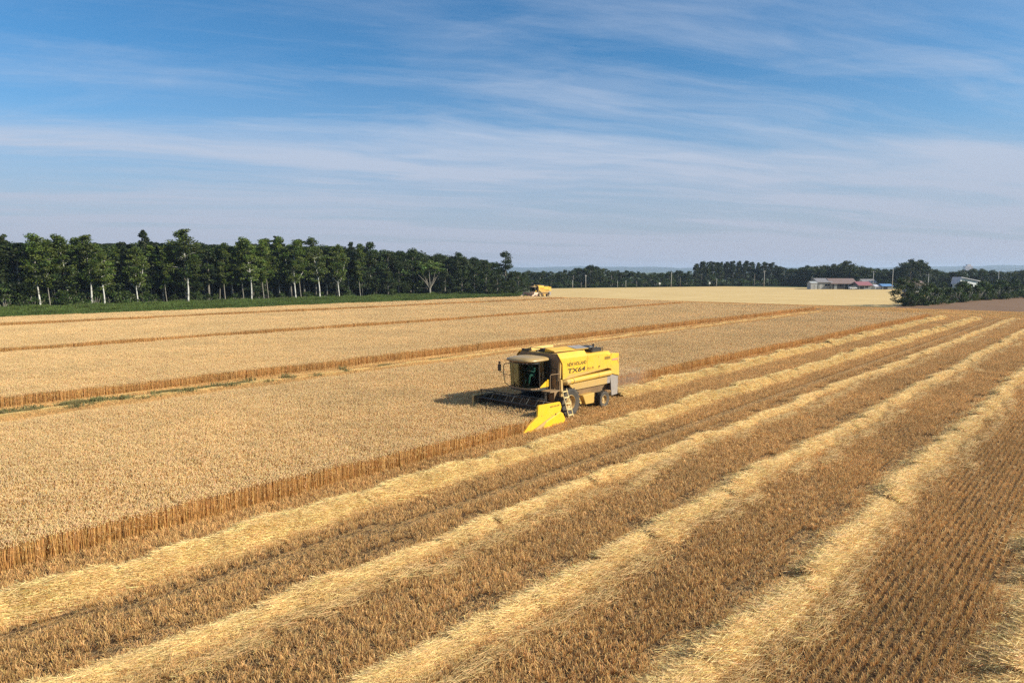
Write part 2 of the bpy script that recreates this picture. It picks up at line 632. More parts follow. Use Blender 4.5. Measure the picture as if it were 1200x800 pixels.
def stubble_tile(seed, flat=False, neat=False):
    """1 m along the row, three drill rows wide"""
    rng = np.random.default_rng(seed)
    parts = []
    cx, cy = [], []
    for r in range(3):
        for t in (rng.uniform(-.5, .5, 20) if not neat else np.arange(-.5, .5, .055) + rng.normal(0, .018, 19)):
            if rng.random() < .04: continue
            cx.append(t + rng.normal(0, .026)); cy.append((r - 1) * ROW + rng.normal(0, .020 if not neat else .010))
    cx = np.array(cx); cy = np.array(cy)
    m = 9 if not neat else 9
    q_ = .85 if neat else 1.0
    n = len(cx) * m
    X = np.repeat(cx, m) + rng.normal(0, .020, n)
    Y = np.repeat(cy, m) + rng.normal(0, .016 * q_, n)
    h = np.repeat(np.clip(rng.normal(.150, .030, len(cx)), .07, .23), m) * rng.uniform(.75, 1.15, n)
    lean = np.repeat(rng.normal(0, .035 * q_, (len(cx), 2)), m, 0) + rng.normal(0, .055 * q_, (n, 2))
    if flat:
        h *= .25; lean = lean * 1.5 + np.array([.09, 0])
    P0 = np.stack([X, Y, np.zeros(n)], 1)
    P1 = np.stack([X + lean[:, 0], Y + lean[:, 1], h], 1)
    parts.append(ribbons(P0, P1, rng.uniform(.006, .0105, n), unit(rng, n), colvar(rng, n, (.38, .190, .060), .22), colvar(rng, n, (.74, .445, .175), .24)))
    # broken bits and chaff on the soil between the rows
    q = (130 if not neat else 60) if not flat else 90
    A = np.stack([rng.uniform(-.5, .5, q), rng.uniform(-.26, .26, q), rng.uniform(.004, .11, q)], 1)
    d = unit(rng, q); d[:, 2] = rng.normal(0, .12, q)
    B = A + d * rng.uniform(.05, .22, q)[:, None]
    B[:, 2] = np.maximum(B[:, 2], .004)
    cc = colvar(rng, q, (.58, .38, .17), .25)
    parts.append(ribbons(A, B, rng.uniform(.005, .009, q), np.tile(np.array([[.5, .5, .15]]), (q, 1)) * 0 + np.cross(d, np.tile([[0, 0, 1.]], (q, 1))), cc, cc))
    V, F, Cc = cat(parts)
    return soup('stubble_tile', V, F, Cc, M_stub)


def straw_tile(seed, n, wid, hgt, ang, spread, col, wf=1.0, mat=None, body=True, out=0.25, lenr=(.22, .55)):
    """one metre of windrow: a heap of loose straws lying over a low mound"""
    rng = np.random.default_rng(seed)
    x = rng.uniform(-.56, .56, n)
    y = np.clip(rng.normal(0, wid * .30, n), -wid, wid)
    prof = lambda yy: hgt * np.exp(-(yy / (wid * .42)) ** 2)
    th = rng.normal(ang, spread, n) + (rng.random(n) < .5) * PI
    el = rng.normal(.03, .17, n)
    L = rng.uniform(lenr[0], lenr[1], n)
    d = np.stack([np.cos(th) * np.cos(el), np.sin(th) * np.cos(el), np.sin(el)], 1)
    z = prof(y) * rng.uniform(.75, 1.1, n) + rng.uniform(.01, .09, n)
    Cn = np.stack([x, y, z], 1)
    A = Cn - d * (L / 2)[:, None]
    B = Cn + d * (L / 2)[:, None]
    A[:, 2] = np.maximum(A[:, 2], .012); B[:, 2] = np.maximum(B[:, 2], .012)
    s = np.cross(d, rng.normal(0, 1, (n, 3))); s /= np.linalg.norm(s, axis=1)[:, None] + 1e-9
    cc = colvar(rng, n, col, .17)
    w = rng.uniform(.0055, .0100, n) * wf
    parts = [ribbons(A, B, w, s, cc, cc * .96)]
    if body:
        ys = np.linspace(-wid * .95, wid * .95, 13)
        xs = np.linspace(-.52, .52, 6)
        V = np.array([[a, b, prof(b) * .8 * rng.uniform(.75, 1.15) - (.03 if abs(b) > wid * .8 else 0)] for a in xs for b in ys])
        F = np.array([[i * 13 + j, (i + 1) * 13 + j, (i + 1) * 13 + j + 1, i * 13 + j + 1] for i in range(5) for j in range(12)])
        c2 = colvar(rng, len(V), np.asarray(col) * .86, .12)
        parts.append((V, F, c2))
    V, F, Cc = cat(parts)
    return soup('straw_tile', V, F, Cc, mat or M_straw)


def tuft_tile(seed, n, hgt, spread, col, mat, wid=.02):
    """a knot of long grass and broad weeds"""
    rng = np.random.default_rng(seed)
    P0 = np.stack([rng.normal(0, spread * .35, n), rng.normal(0, spread * .35, n), np.zeros(n)], 1)
    h = hgt * rng.uniform(.45, 1.1, n)
    l1 = unit(rng, n) * (rng.uniform(.05, .3, n) * h)[:, None]
    P1 = P0 + l1; P1[:, 2] = h * .7
    P2 = P1 + l1 * 1.1; P2[:, 2] = h
    s = unit(rng, n)
    c = colvar(rng, n, col, .22, .10)
    w = wid * rng.uniform(.6, 1.5, n)
    V, F, Cc = cat([ribbons(P0, P1, w, s, c * .8, c), ribbons(P1, P2, w * .8, s, c, c * 1.1)])
    return soup('tuft_tile', V, F, Cc, mat)


def scatter(name, protos, pts, label, cat_, kind='stuff', group=None):
    """pts: rows of x, y, z, rz, sx, sy, sz, which"""
    pts = np.asarray(pts, dtype=np.float32)
    me = bpy.data.meshes.new(name)
    me.vertices.add(len(pts))
    me.vertices.foreach_set('co', pts[:, :3].ravel().copy())
    for nm, typ, key, val in (('rot', 'FLOAT_VECTOR', 'vector', np.stack([0 * pts[:, 3], 0 * pts[:, 3], pts[:, 3]], 1)),
                              ('scl', 'FLOAT_VECTOR', 'vector', pts[:, 4:7])):
        a = me.attributes.new(nm, typ, 'POINT')
        a.data.foreach_set(key, np.ascontiguousarray(val, dtype=np.float32).ravel())
    a = me.attributes.new('which', 'INT', 'POINT')
    a.data.foreach_set('value', pts[:, 7].astype(np.int32))
    o = link_mesh(name, me)
    ng = bpy.data.node_groups.new(name + '_nodes', 'GeometryNodeTree')
    ng.interface.new_socket('Geometry', in_out='INPUT', socket_type='NodeSocketGeometry')
    ng.interface.new_socket('Geometry', in_out='OUTPUT', socket_type='NodeSocketGeometry')
    N, Lk = ng.nodes, ng.links
    gi = N.new('NodeGroupInput'); go = N.new('NodeGroupOutput')
    def attr(nm, typ):
        n = N.new('GeometryNodeInputNamedAttribute')
        n.data_type = typ
        n.inputs['Name'].default_value = nm
        return [s for s in n.outputs if s.enabled and s.name == 'Attribute'][0]
    g2i = N.new('GeometryNodeGeometryToInstance')
    for p in reversed(protos):
        oi = N.new('GeometryNodeObjectInfo')
        oi.inputs['Object'].default_value = p
        oi.inputs['As Instance'].default_value = True
        oi.transform_space = 'ORIGINAL'
        Lk.new(oi.outputs['Geometry'], g2i.inputs[0])
    iop = N.new('GeometryNodeInstanceOnPoints')
    Lk.new(gi.outputs[0], iop.inputs['Points'])
    Lk.new(g2i.outputs[0], iop.inputs['Instance'])
    iop.inputs['Pick Instance'].default_value = True
    Lk.new(attr('which', 'INT'), iop.inputs['Instance Index'])
    e2r = N.new('FunctionNodeEulerToRotation')
    Lk.new(attr('rot', 'FLOAT_VECTOR'), e2r.inputs[0])
    Lk.new(e2r.outputs[0], iop.inputs['Rotation'])
    Lk.new(attr('scl', 'FLOAT_VECTOR'), iop.inputs['Scale'])
    Lk.new(iop.outputs[0], go.inputs[0])
    md = o.modifiers.new('scatter', 'NODES')
    md.node_group = ng
    return tag(o, label, cat_, group, kind)


def protos(fn, n, *a, **k):
    out = []
    for i in range(n):
        me = fn(100 + i * 7 + len(bpy.data.meshes), *a, **k)
        out.append(bpy.data.objects.new(me.name, me))     # kept out of the scene; only its instances are seen
    return out


RZ = rad(90) - PHI            # turns local x to run along the rows
rng = np.random.default_rng(21)
P_wheat = protos(wheat_tile, 6)
P_stub = protos(stubble_tile, 6)
P_flat = protos(stubble_tile, 3, flat=True)
P_stub = P_stub + protos(stubble_tile, 4, neat=True)
GOLDC = (.90, .625, .27)
# fresh windrows: thick, straws raked along one way; older ones flatter, straws spread sideways
P_wr_a = protos(straw_tile, 6, 3400, .90, .36, -.55, .50, GOLDC)
P_wr_b = protos(straw_tile, 6, 2700, 1.10, .21, -.83, .60, (.88, .605, .265), lenr=(.22, .58))
P_wr_weed = protos(straw_tile, 4, 1500, .75, .34, .0, .7, (.27, .215, .085), wf=1.3, mat=M_weed)
P_thin = protos(straw_tile, 4, 260, 1.1, .10, -.4, .8, (.62, .42, .18), body=False)


def wob(u, v, a=.05):
    return a * (math.sin(u * .35 + v) + .6 * math.sin(u * .93 + 2 * v))


def wheat_strip(label, regions):
    rows = []
    for (u0, u1, v0, v1) in regions:
        nu = int(round((u1 - u0))); nv = int(round((v1 - v0)))
        du = (u1 - u0) / nu; dv = (v1 - v0) / nv
        for i in range(nu):
            for j in range(nv):
                u = u0 + (i + .5) * du; v = v0 + (j + .5) * dv
                e = 0
                if j in (0, nv - 1): e = wob(u, v0 if j == 0 else v1, .04)
                k = rng.integers(0, 4)
                if u < -12: continue
                x, y, z = W(u + rng.normal(0, .03), v + e, 0)
                sz = 1.0 + .045 * math.sin(u * .13 + v * .21) + .03 * math.sin(u * .41 - v * .33 + 1) + rng.normal(0, .02)
                rows.append((x, y, z, RZ + k * PI / 2, 1.04, 1.04, sz, rng.integers(0, 6)))
                if j in (0, nv - 1):
                    x, y, z = W(u + .5 * du + rng.normal(0, .08), v + e + rng.normal(0, .06), 0)
                    rows.append((x, y, z, RZ + rng.integers(0, 4) * PI / 2, 1.04, 1.0, sz * rng.uniform(.86, 1.04), rng.integers(0, 6)))
    return scatter('standing_wheat', P_wheat, rows, label, 'standing wheat', 'stuff', None)


VC = -24.6                     # centre line of the swath the combine is cutting
HW = 2.35
UB = 27.3                      # where the knife is
UE = 141                       # end of the standing strips
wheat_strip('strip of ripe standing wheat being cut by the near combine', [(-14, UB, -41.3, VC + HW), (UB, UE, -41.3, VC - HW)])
wheat_strip('broad strip of standing wheat between the weedy cut lane and the next lane beyond', [(-14, 150, -77.0, -49.6)])
wheat_strip('third strip of standing wheat, beyond the second cut lane', [(2, 152, -115.0, -82.0)])
wheat_strip('farthest strip of standing wheat, along the grassy verge', [(6, 156, -135.8, -122.0)])

# ---- stubble
def track_v(u):
    pts = [(-10, -18.6), (3, -18.0), (10, -17.4), (18, -16.9), (40, -17.0), (90, -16.8), (150, -16.8)]
    for (a, b), (c, d) in zip(pts, pts[1:]):
        if u <= c: return b + (d - b) * (u - a) / (c - a)
    return -16.8


def stubble():
    rows = []; flat = []
    w = 3 * ROW
    def lane(u0, u1, v0, v1, keep=1.0):
        for v in np.arange(v0 + w / 2, v1 + w / 2 - .01, w):
            for u in np.arange(u0 + .5, u1, 1.0):
                if rng.random() > keep: continue
                x, y, z = W(u, v + rng.normal(0, .01), 0)
                if abs(v - track_v(u)) < .30 and v > -20:
                    flat.append((x, y, z, RZ, 1, 1, 1, rng.integers(0, 3))); continue
                neat = (-4.9 + .3 * math.sin(u * .3) < v < -2.1) or (-9.6 < v < -7.2 and rng.random() < .6)
                hole = any(vw - 1.25 < v < vw - .72 for vw in (-14.9, -10.55, -6.0, -1.2)) and math.sin(u * 1.7 + v * 2) + .8 * math.sin(u * .63) > .1
                s = 1 + .14 * math.sin(u * .41 + v * 1.3) * math.sin(v * .9 + u * .07) + rng.normal(0, .05)
                if hole: s *= rng.uniform(.25, .55)
                rows.append((x, y, z, RZ + (PI if rng.random() < .5 else 0), 1.02, 1, s, (6 + rng.integers(0, 4)) if neat else rng.integers(0, 6)))
    lane(-8, 145, VC + HW, 14)
    lane(UB, 145, VC - HW, VC + HW)
    lane(-4, 145, -49.6, -41.3)
    lane(16, 150, -82, -77)
    lane(26, 150, -122, -115)
    lane(118, 171, -148, -135.8, .8)
    # headland, turned across
    for u in np.arange(145.3, 170.5, w):
        for v in np.arange(-150, 20, 1.0):
            if u < 157 and v < -44 and not (-49.6 < v or -82 < v < -77 or -122 < v < -115): continue
            x, y, z = W(u, v, 0)
            rows.append((x, y, z, RZ + PI / 2, 1.02, 1, rng.uniform(.85, 1.1), rng.integers(0, 6)))
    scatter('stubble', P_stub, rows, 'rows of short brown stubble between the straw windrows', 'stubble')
    scatter('wheel_track_stubble', P_flat, flat, 'dark wheel track of flattened stubble between the two nearest pale windrows', 'wheel track')


stubble()


# ---- windrows
def windrow(label, v0, u0, u1, P, sy=1.0, sz=1.0, name='straw_windrow', rz=0.0, across=False, seed=1, jit=.07, wav=.10, gap=None):
    r = np.random.default_rng(seed)
    rows = []
    ph = r.uniform(0, 6, 4)
    for t in np.arange(u0 + .4, u1, .8):
        if gap is not None and math.sin(t * .9) + math.sin(t * 2.1 + 1) < -.1: continue
        off = wav * (math.sin(t * .23 + ph[0]) + .6 * math.sin(t * .71 + ph[1])) + r.normal(0, jit)
        k = 1 + .18 * math.sin(t * .9 + ph[2]) + .15 * math.sin(t * 2.3 + ph[3]) + r.normal(0, .08)
        if across: x, y, z = W(v0 + off, t, .01)
        else: x, y, z = W(t, v0 + off, .01)
        rows.append((x, y, z, RZ + (PI / 2 if across else 0) + (PI if r.random() < .5 else 0) + r.normal(0, .06), 1.05, sy * (1 + r.normal(0, .08)), sz * max(.35, k), r.integers(0, len(P))))
    return scatter(name, P, rows, label, 'windrow', 'stuff', None)


windrow('thick fresh straw windrow trailing straight behind the near combine', VC, 37.5, 140, P_wr_a, 1.22, 1.0, seed=2)
windrow('thick bright windrow running just in front of the near combine', -19.55, -9, 141, P_wr_a, 1.15, 1.05, seed=3)
windrow('flatter windrow, the next one nearer than the bright thick ones', -14.9, -9, 145, P_wr_b, .66, .95, seed=4, wav=.11)
windrow('loose windrow through the bottom middle of the field, third from the combine', -10.55, -6, 146, P_wr_b, .72, 1.0, seed=5, wav=.11)
windrow('spread windrow beside the dark open stubble rows, fourth from the combine', -6.0, -4, 146, P_wr_b, .80, 1.05, seed=6, wav=.11)
windrow('ragged windrow in the bottom right corner of the field', -1.2, 2, 146, P_wr_b, 1.0, 1.1, seed=7, wav=.11)
windrow('windrow at the far right edge of the field', 3.6, 20, 146, P_wr_b, .9, 1.0, seed=8)
for k, vw in enumerate((-14.9, -10.55, -6.0, -1.2)):
    windrow('thin straw scattered over the stubble on the near side of the %s' % ('flatter windrow next to the bright thick ones', 'loose windrow, third from the combine', 'spread windrow, fourth from the combine', 'ragged corner windrow')[k],
            vw + .8, -6 if k < 3 else 2, 146, P_thin, .65, 1.0, name='loose_straw', seed=40 + k, jit=.2, wav=.3)
windrow('windrow of olive wilted weeds in the cut lane', -47.3, 4, 23.5, P_wr_weed, .75, .6, name='weed_windrow', seed=9, jit=.15, gap=.1)
windrow('short stretch of olive weedy straw further along the cut lane', -47.3, 30, 46, P_wr_weed, .6, .4, name='weed_windrow', seed=19, jit=.15, gap=.1)
windrow('pale windrow in the cut lane beyond the weedy one', -47.0, 4, 146, P_wr_a, .8, .38, seed=10)
windrow('thin pale straw beside the weedy windrow in the cut lane', -44.2, -2, 146, P_wr_b, 1.1, .35, seed=11, wav=.3)
windrow('thin straw along the foot of the broad wheat strip', -48.7, 0, 146, P_wr_b, .5, .35, seed=12, wav=.3)
windrow('pale windrow in the second cut lane', -79.6, 16, 150, P_wr_a, .9, .8, seed=13)
windrow('pale windrow in the farthest cut lane', -119.0, 26, 150, P_wr_a, .9, .9, seed=14)
windrow('first windrow across the headland at the far end of the field', 149.5, -42, 14, P_wr_a, 1.0, .40, across=True, seed=15)
windrow('thin straw spread over the turning strip at the end of the wheat', 146.5, -42, 16, P_wr_b, 1.1, .3, across=True, seed=31)
windrow('thin straw spread between the first and second headland windrows', 152.2, -44, 16, P_wr_b, 1.2, .3, across=True, seed=32)
windrow('thin straw spread between the second and third headland windrows', 158.0, -120, 18, P_wr_b, 1.2, .3, across=True, seed=33)
windrow('thin straw along the outer edge of the headland', 166.0, -120, 24, P_wr_b, 1.4, .3, across=True, seed=34)
windrow('second windrow across the headland at the far end of the field', 155.0, -46, 18, P_wr_a, 1.0, .40, across=True, seed=16)
windrow('third windrow across the headland, against the tilled soil', 161.0, -50, 22, P_wr_a, 1.0, .40, across=True, seed=17)

# ---- grass verge by the wood
def verge():
    P = protos(tuft_tile, 5, 150, 1.25, 1.0, (.090, .125, .024), M_grass, .045)
    rows = []
    for _ in range(15000):
        u = rng.uniform(-20, 172); v = rng.uniform(-161.5, -136.3 - max(0, u - 120) * .25)
        x, y, z = W(u, v, 0)
        k = .50 + .25 * (v < -142) + .25 * (v < -153) + .28 * math.sin(u * .31) * math.sin(u * .083 + v) + rng.normal(0, .12)
        rows.append((x, y, z, rng.uniform(0, 6.28), 1, 1, max(.25, k), rng.integers(0, 5)))
    scatter('verge_grass', P, rows, 'tall green grass and weeds along the foot of the birch wood', 'grass')
    P2 = protos(tuft_tile, 3, 60, .35, .6, (.15, .145, .05), M_weed, .03)
    rows = []
    for _ in range(60):
        u = 4 + abs(rng.normal(0, 1)) * 9 + rng.uniform(0, 6); v = -47.3 + rng.normal(0, .35)
        x, y, z = W(u, v, .1)
        rows.append((x, y, z, rng.uniform(0, 6.28), 1, 1, rng.uniform(.4, 1.0), rng.integers(0, 3)))
    scatter('weeds', P2, rows, 'green weed tops sticking out of the olive windrow in the lane', 'weeds')


verge()
# ------------------------------------------------------------------ trees
M_birch = bark_mat('birch_bark', (0.54, 0.52, 0.47), (0.10, 0.09, 0.08), .35)
M_bark = bark_mat('grey_bark', (0.20, 0.18, 0.15), (0.07, 0.06, 0.05), .3)
M_pale_bark = bark_mat('pale_bark', (0.24, 0.215, 0.175), (0.10, 0.09, 0.075), .3)


def leaf_quads(rng, centers, radii, n_each, size, col, up=0.35, flat=1.0):
    V, Cc = [], []
    for c, r in zip(centers, radii):
        n = max(4, int(n_each * rng.uniform(.7, 1.3)))
        p = rng.normal(0, 1, (n, 3))
        p /= np.linalg.norm(p, axis=1)[:, None] + 1e-9
        p *= (rng.uniform(0, 1, n) ** 0.45)[:, None] * r
        p[:, 2] *= flat
        p += np.asarray(c)
        nrm = rng.normal(0, 1, (n, 3)); nrm[:, 2] += up
        nrm /= np.linalg.norm(nrm, axis=1)[:, None]
        t = np.cross(nrm, rng.normal(0, 1, (n, 3))); t /= np.linalg.norm(t, axis=1)[:, None] + 1e-9
        b = np.cross(nrm, t)
        s = size * rng.uniform(.55, 1.35, n)[:, None]
        V.append(np.stack([p - t * s * .6 - b * s * .1, p + b * s * .42, p + t * s * .6 + b * s * .05, p - b * s * .45], 1))
        cc = np.asarray(col) * rng.uniform(.62, 1.18)
        cc = cc * np.array([rng.uniform(.85, 1.2), 1, rng.uniform(.8, 1.15)])
        cc = np.clip(cc[None] * (1 + rng.normal(0, .16, (n, 1))), .003, .6)
        Cc.append(np.repeat(cc[:, None, :], 4, 1))
    V = np.concatenate(V).reshape(-1, 3)
    Cc = np.concatenate(Cc).reshape(-1, 3)
    return V, np.arange(len(V)).reshape(-1, 4), Cc


def make_tree(kind, seed):
    """trunk MB and crown arrays at real size; returns (trunk mesh, crown mesh, height)"""
    rng = np.random.default_rng(seed)
    tb = MB()
    cen, rdi = [], []
    leafc = (.075, .125, .026); n_each = 60; size = .34; up = .35; flat = .8
    bark = M_bark
    if kind in ('birch', 'forked_birch', 'slim_birch'):
        H = 15.0
        bark = M_birch if kind != 'slim_birch' else M_pale_bark
        r0 = .145 if kind != 'slim_birch' else .09
        bend = rng.normal(0, .5, 2)
        def axis(t): return Vector((bend[0] * t * t + .18 * math.sin(t * 5 + seed), bend[1] * t * t, H * t))
        tb.tube([axis(t) for t in np.linspace(0, .97, 10)], [r0 * (1.15 if i == 0 else 1) * (1 - .88 * i / 9) for i in range(10)], 7)
        arms = 40
        if kind == 'forked_birch':
            q = axis(.30)
            side = 1 if seed % 2 else -1
            pts = [q, q + Vector((side * .55, 0, 1.2)), q + Vector((side * 1.0, .1, 3.2)), q + Vector((side * 1.5, .1, 6.4))]
            tb.tube(pts, [r0 * .6, r0 * .5, r0 * .38, .04], 6)
            q2 = axis(.34)
            tb.tube([q2, q2 + Vector((-side * .9, 0, 1.0)), q2 + Vector((-side * 1.6, 0, 2.6))], [.08, .06, .03], 5)
            for k in range(6):
                cen.append(pts[-1] + Vector(rng.normal(0, .8, 3))); rdi.append(rng.uniform(.6, 1.0))
        for i in range(arms):
            t = .34 + .64 * (i + rng.uniform(0, 1)) / arms
            a = rng.uniform(0, 2 * PI)
            env = 2.25 * math.sin(min(1, (t - .27) / .67) * PI * .88 + .15) ** .8 * (1 - .5 * t ** 4) + .22
            if kind == 'slim_birch': env *= .62
            L = env * rng.uniform(.45, 1.0)
            p = axis(t)
            e = p + Vector((math.cos(a) * L, math.sin(a) * L, L * rng.uniform(.15, .7)))
            tb.tube([p, (p + e) / 2 + Vector((0, 0, .1 * L)), e], [.05, .035, .015], 4, cap=False)
            for q in (.55, 1.0):
                c = p.lerp(e, q)
                cen.append(c + Vector(rng.normal(0, .2, 3))); rdi.append(rng.uniform(.45, .95) * (.7 if kind == 'slim_birch' else 1))
        cen.append(axis(.98)); rdi.append(.6)
        leafc = (.095, .132, .023); n_each = 62; size = .24
    elif kind == 'pine':
        H = 13.5
        bark = M_bark
        tb.tube([(0, 0, 0), (.1, 0, 4), (.05, .1, 9), (.1, 0, 13)], [.22, .18, .12, .03], 7)
        for i in range(44):
            t = .34 + .64 * rng.uniform(0, 1)
            a = rng.uniform(0, 2 * PI)
            L = (2.9 * (1.02 - t) ** .55 + .3) * rng.uniform(.4, 1)
            p = Vector((.08, .03, H * t)); e = p + Vector((math.cos(a) * L, math.sin(a) * L, rng.uniform(-.1, .4)))
            tb.tube([p, e], [.045, .015], 4, cap=False)
            cen.append(p.lerp(e, .6)); rdi.append(rng.uniform(.55, .95))
            cen.append(e); rdi.append(rng.uniform(.5, .85))
        cen.append((.1, 0, H - .3)); rdi.append(.6)
        leafc = (.026, .041, .012); n_each = 52; size = .27; flat = .55
    elif kind == 'larch':
        H = 15.0
        tb.tube([(0, 0, 0), (.05, 0, 7), (0, 0, 15)], [.2, .13, .02], 7)
        for i in range(34):
            t = .28 + .71 * i / 33
            m = 5 if t < .85 else 3
            for k in range(m):
                a = rng.uniform(0, 2 * PI)
                L = 2.5 * (1.03 - t) ** .8 / .7 * rng.uniform(.45, 1.1) + .15
                p = Vector((0, 0, H * t)); e = p + Vector((math.cos(a) * L, math.sin(a) * L, -.10 * L + rng.uniform(-.1, .3)))
                tb.tube([p, e], [.035, .01], 4, cap=False)
                cen.append(p.lerp(e, .55)); rdi.append(.20 * L + .26)
                cen.append(p.lerp(e, .95)); rdi.append(.15 * L + .22)
        leafc = (.040, .060, .017); n_each = 17; size = .27; flat = .8
    elif kind in ('oak', 'elm', 'poplar', 'thicket'):
        H = {'oak': 11.0, 'elm': 12.0, 'poplar': 14.0, 'thicket': 9.0}[kind]
        wd = {'oak': 3.6, 'elm': 3.0, 'poplar': 2.3, 'thicket': 3.3}[kind]
        lo = {'oak': .14, 'elm': .22, 'poplar': .10, 'thicket': .03}[kind]
        tb.tube([(0, 0, 0), (.1, .05, H * .25), (0, .1, H * .6), (.05, 0, H * .92)], [.28, .22, .13, .03], 7)
        for i in range(46):
            t = lo + (1 - lo) * rng.uniform(0, 1)
            a = rng.uniform(0, 2 * PI)
            s = (t - lo) / (1 - lo)
            env = wd * (math.sin(min(1, s * .92 + .08) * PI) ** .55 * .85 + .18 * (1 - s))
            L = env * rng.uniform(.35, 1.0)
            p = Vector((0, .05, H * max(.15, t - .1))); e = Vector((math.cos(a) * L, math.sin(a) * L, H * t * .97))
            if i % 2 == 0: tb.tube([p, e], [.07, .02], 4, cap=False)
            cen.append(e); rdi.append(rng.uniform(.6, 1.15))
        leafc = (.036, .055, .013); n_each = 95; size = .29
    elif kind == 'vase':
        H = 9.0
        bark = M_pale_bark
        tb.tube([(0, 0, 0), (0, 0, 2.4)], [.2, .16], 7)
        for k in range(11):
            a = k * 2 * PI / 11 + rng.normal(0, .2); L = rng.uniform(1.3, 3.3)
            e = Vector((math.cos(a) * L, math.sin(a) * L * .8, rng.uniform(5.6, 7.6)))
            tb.tube([(0, 0, 2.2), Vector((math.cos(a) * L * .42, math.sin(a) * L * .35, 4.0)), e], [.10, .075, .03], 5, cap=False)
            for q in range(4):
                cen.append(e + Vector((rng.normal(0, .8), rng.normal(0, .8), rng.normal(.5, .4)))); rdi.append(rng.uniform(.5, .9))
        leafc = (.090, .135, .028); n_each = 55; size = .28; flat = .65
    elif kind == 'bush':
        H = 3.0
        for k in range(7):
            a = rng.uniform(0, 2 * PI); L = rng.uniform(.3, 1.1)
            tb.tube([(0, 0, 0), (math.cos(a) * L * .5, math.sin(a) * L * .5, 1.0), (math.cos(a) * L, math.sin(a) * L, 2.0)], [.06, .045, .02], 5)
        for k in range(26):
            a = rng.uniform(0, 2 * PI); t = rng.uniform(.06, 1); L = 1.55 * math.sin(min(1, t * .85 + .2) * PI) ** .6 * rng.uniform(.3, 1)
            cen.append((math.cos(a) * L, math.sin(a) * L, t * 2.75)); rdi.append(rng.uniform(.35, .65))
        leafc = (.050, .080, .017); n_each = 60; size = .20; flat = .8
    tm = tb.build('trunk', bark, smooth=True, fix=False)
    me_t = tm.data
    bpy.data.objects.remove(tm)
    V, F, Cc = leaf_quads(rng, [tuple(c) for c in cen], rdi, n_each, size, leafc, up, flat)
    me_c = soup('crown', V, F, Cc, M_leaf)
    return me_t, me_c, float(np.percentile(V[:, 2], 99.7))


TREES = {}
for kind, n in (('birch', 3), ('forked_birch', 2), ('slim_birch', 2), ('pine', 4), ('larch', 3), ('oak', 4), ('elm', 3), ('poplar', 2), ('vase', 1), ('bush', 4), ('thicket', 4)):
    TREES[kind] = [make_tree(kind, 500 + 13 * i + len(kind) * 3) for i in range(n)]
FIRST = {}


def plant(kind, var, x, y, h, label, cat_, group=None, rz=None, name=None, wide=1.0, z=0.0, rnd=random.Random(5)):
    tm, cm, H = TREES[kind][var % len(TREES[kind])]
    s = h / H
    rz = rnd.uniform(0, 6.28) if rz is None else rz
    nm = name or {'birch': 'birch_tree', 'forked_birch': 'birch_tree', 'slim_birch': 'birch_tree', 'pine': 'pine_tree', 'larch': 'larch_tree', 'bush': 'bush'}.get(kind, 'leafy_tree')
    r = empty(nm, (x, y, z), rz)
    r.scale = (s * wide, s * wide, s)
    link_mesh('trunk' if kind != 'bush' else 'stems', tm, r)
    link_mesh('crown', cm, r)
    return tag(r, label, cat_, group)


def on_v(px, v):
    a = (px - 600) / 800
    Y = v / (SV[0] * a * math.cos(TH) + SV[1])
    return at(px, Y), Y


rt = random.Random(11)
# --- the birches one can tell apart along the edge of the wood: column, tree-top row, distance line, kind
BIRCH = [
    (47, 275, -161.5, 'forked_birch', 0, 'twin-stemmed white birch near the left edge of the picture'),
    (59, 281, -161.0, 'slim_birch', 0, 'thin straight pale birch just right of the twin-stemmed white birch'),
    (67, 284, -163.0, 'slim_birch', 1, 'thin leaning pale birch, second right of the twin-stemmed white birch'),
    (80, 276, -162.5, 'birch', 0, 'birch with trunk half hidden by undergrowth, left of the broad-topped pair'),
    (91, 279, -163.0, 'slim_birch', 0, 'slim grey birch close left of the white-trunked broad birch'),
    (107, 276, -161.0, 'birch', 1, 'white-trunked birch with broad crown and shrubs at its foot'),
    (122.5, 286, -160.5, 'birch', 2, 'bare leaning white birch trunk tilting right'),
    (162, 290, -161.0, 'forked_birch', 1, 'pale birch with narrow V fork below the lone larch top'),
    (196, 288, -162.0, 'slim_birch', 1, 'faint leaning birch left of the thickest white trunk'),
    (220, 269, -160.0, 'birch', 1, 'tallest birch with the thickest bright white trunk'),
    (264, 285, -162.5, 'slim_birch', 0, 'slim grey birch in the gap right of the tallest birch'),
    (286, 283, -161.5, 'slim_birch', 1, 'slim grey birch close left of the slanting white one'),
    (295, 279, -160.3, 'birch', 0, 'white birch slanting left with a pointed crown'),
    (309, 281, -161.5, 'slim_birch', 0, 'slim pale birch close right of the slanting white one'),
    (315, 280, -163.0, 'slim_birch', 1, 'slim grey birch midway between slanting and forked white birches'),
    (328, 278, -163.5, 'slim_birch', 0, 'thin dim birch under the dark pointed top, left of the forked birch'),
    (346, 282, -160.2, 'forked_birch', 0, 'white birch with wide forks and spreading side limbs'),
    (353, 281, -161.5, 'slim_birch', 1, 'slim mottled birch close behind the wide-forked one'),
    (374, 279, -160.2, 'birch', 2, 'straight clean white birch trunk with narrow tall crown'),
    (397.5, 287, -160.0, 'forked_birch', 1, 'white birch with one upright fork, rightmost of the bright trunks'),
    (422, 286, -161.5, 'slim_birch', 0, 'dim slim birch at the dark edge right of the bright trunks'),
]
for px, top, v, kind, var, lab in BIRCH:
    x, y = on_v(px, v)
    plant(kind, var, x, y, height(top, y), lab, 'birch', 'birches along the edge of the wood', wide=1.45 if px in (47, 107, 220) else 1.32, rz=rt.uniform(-.5, .5))
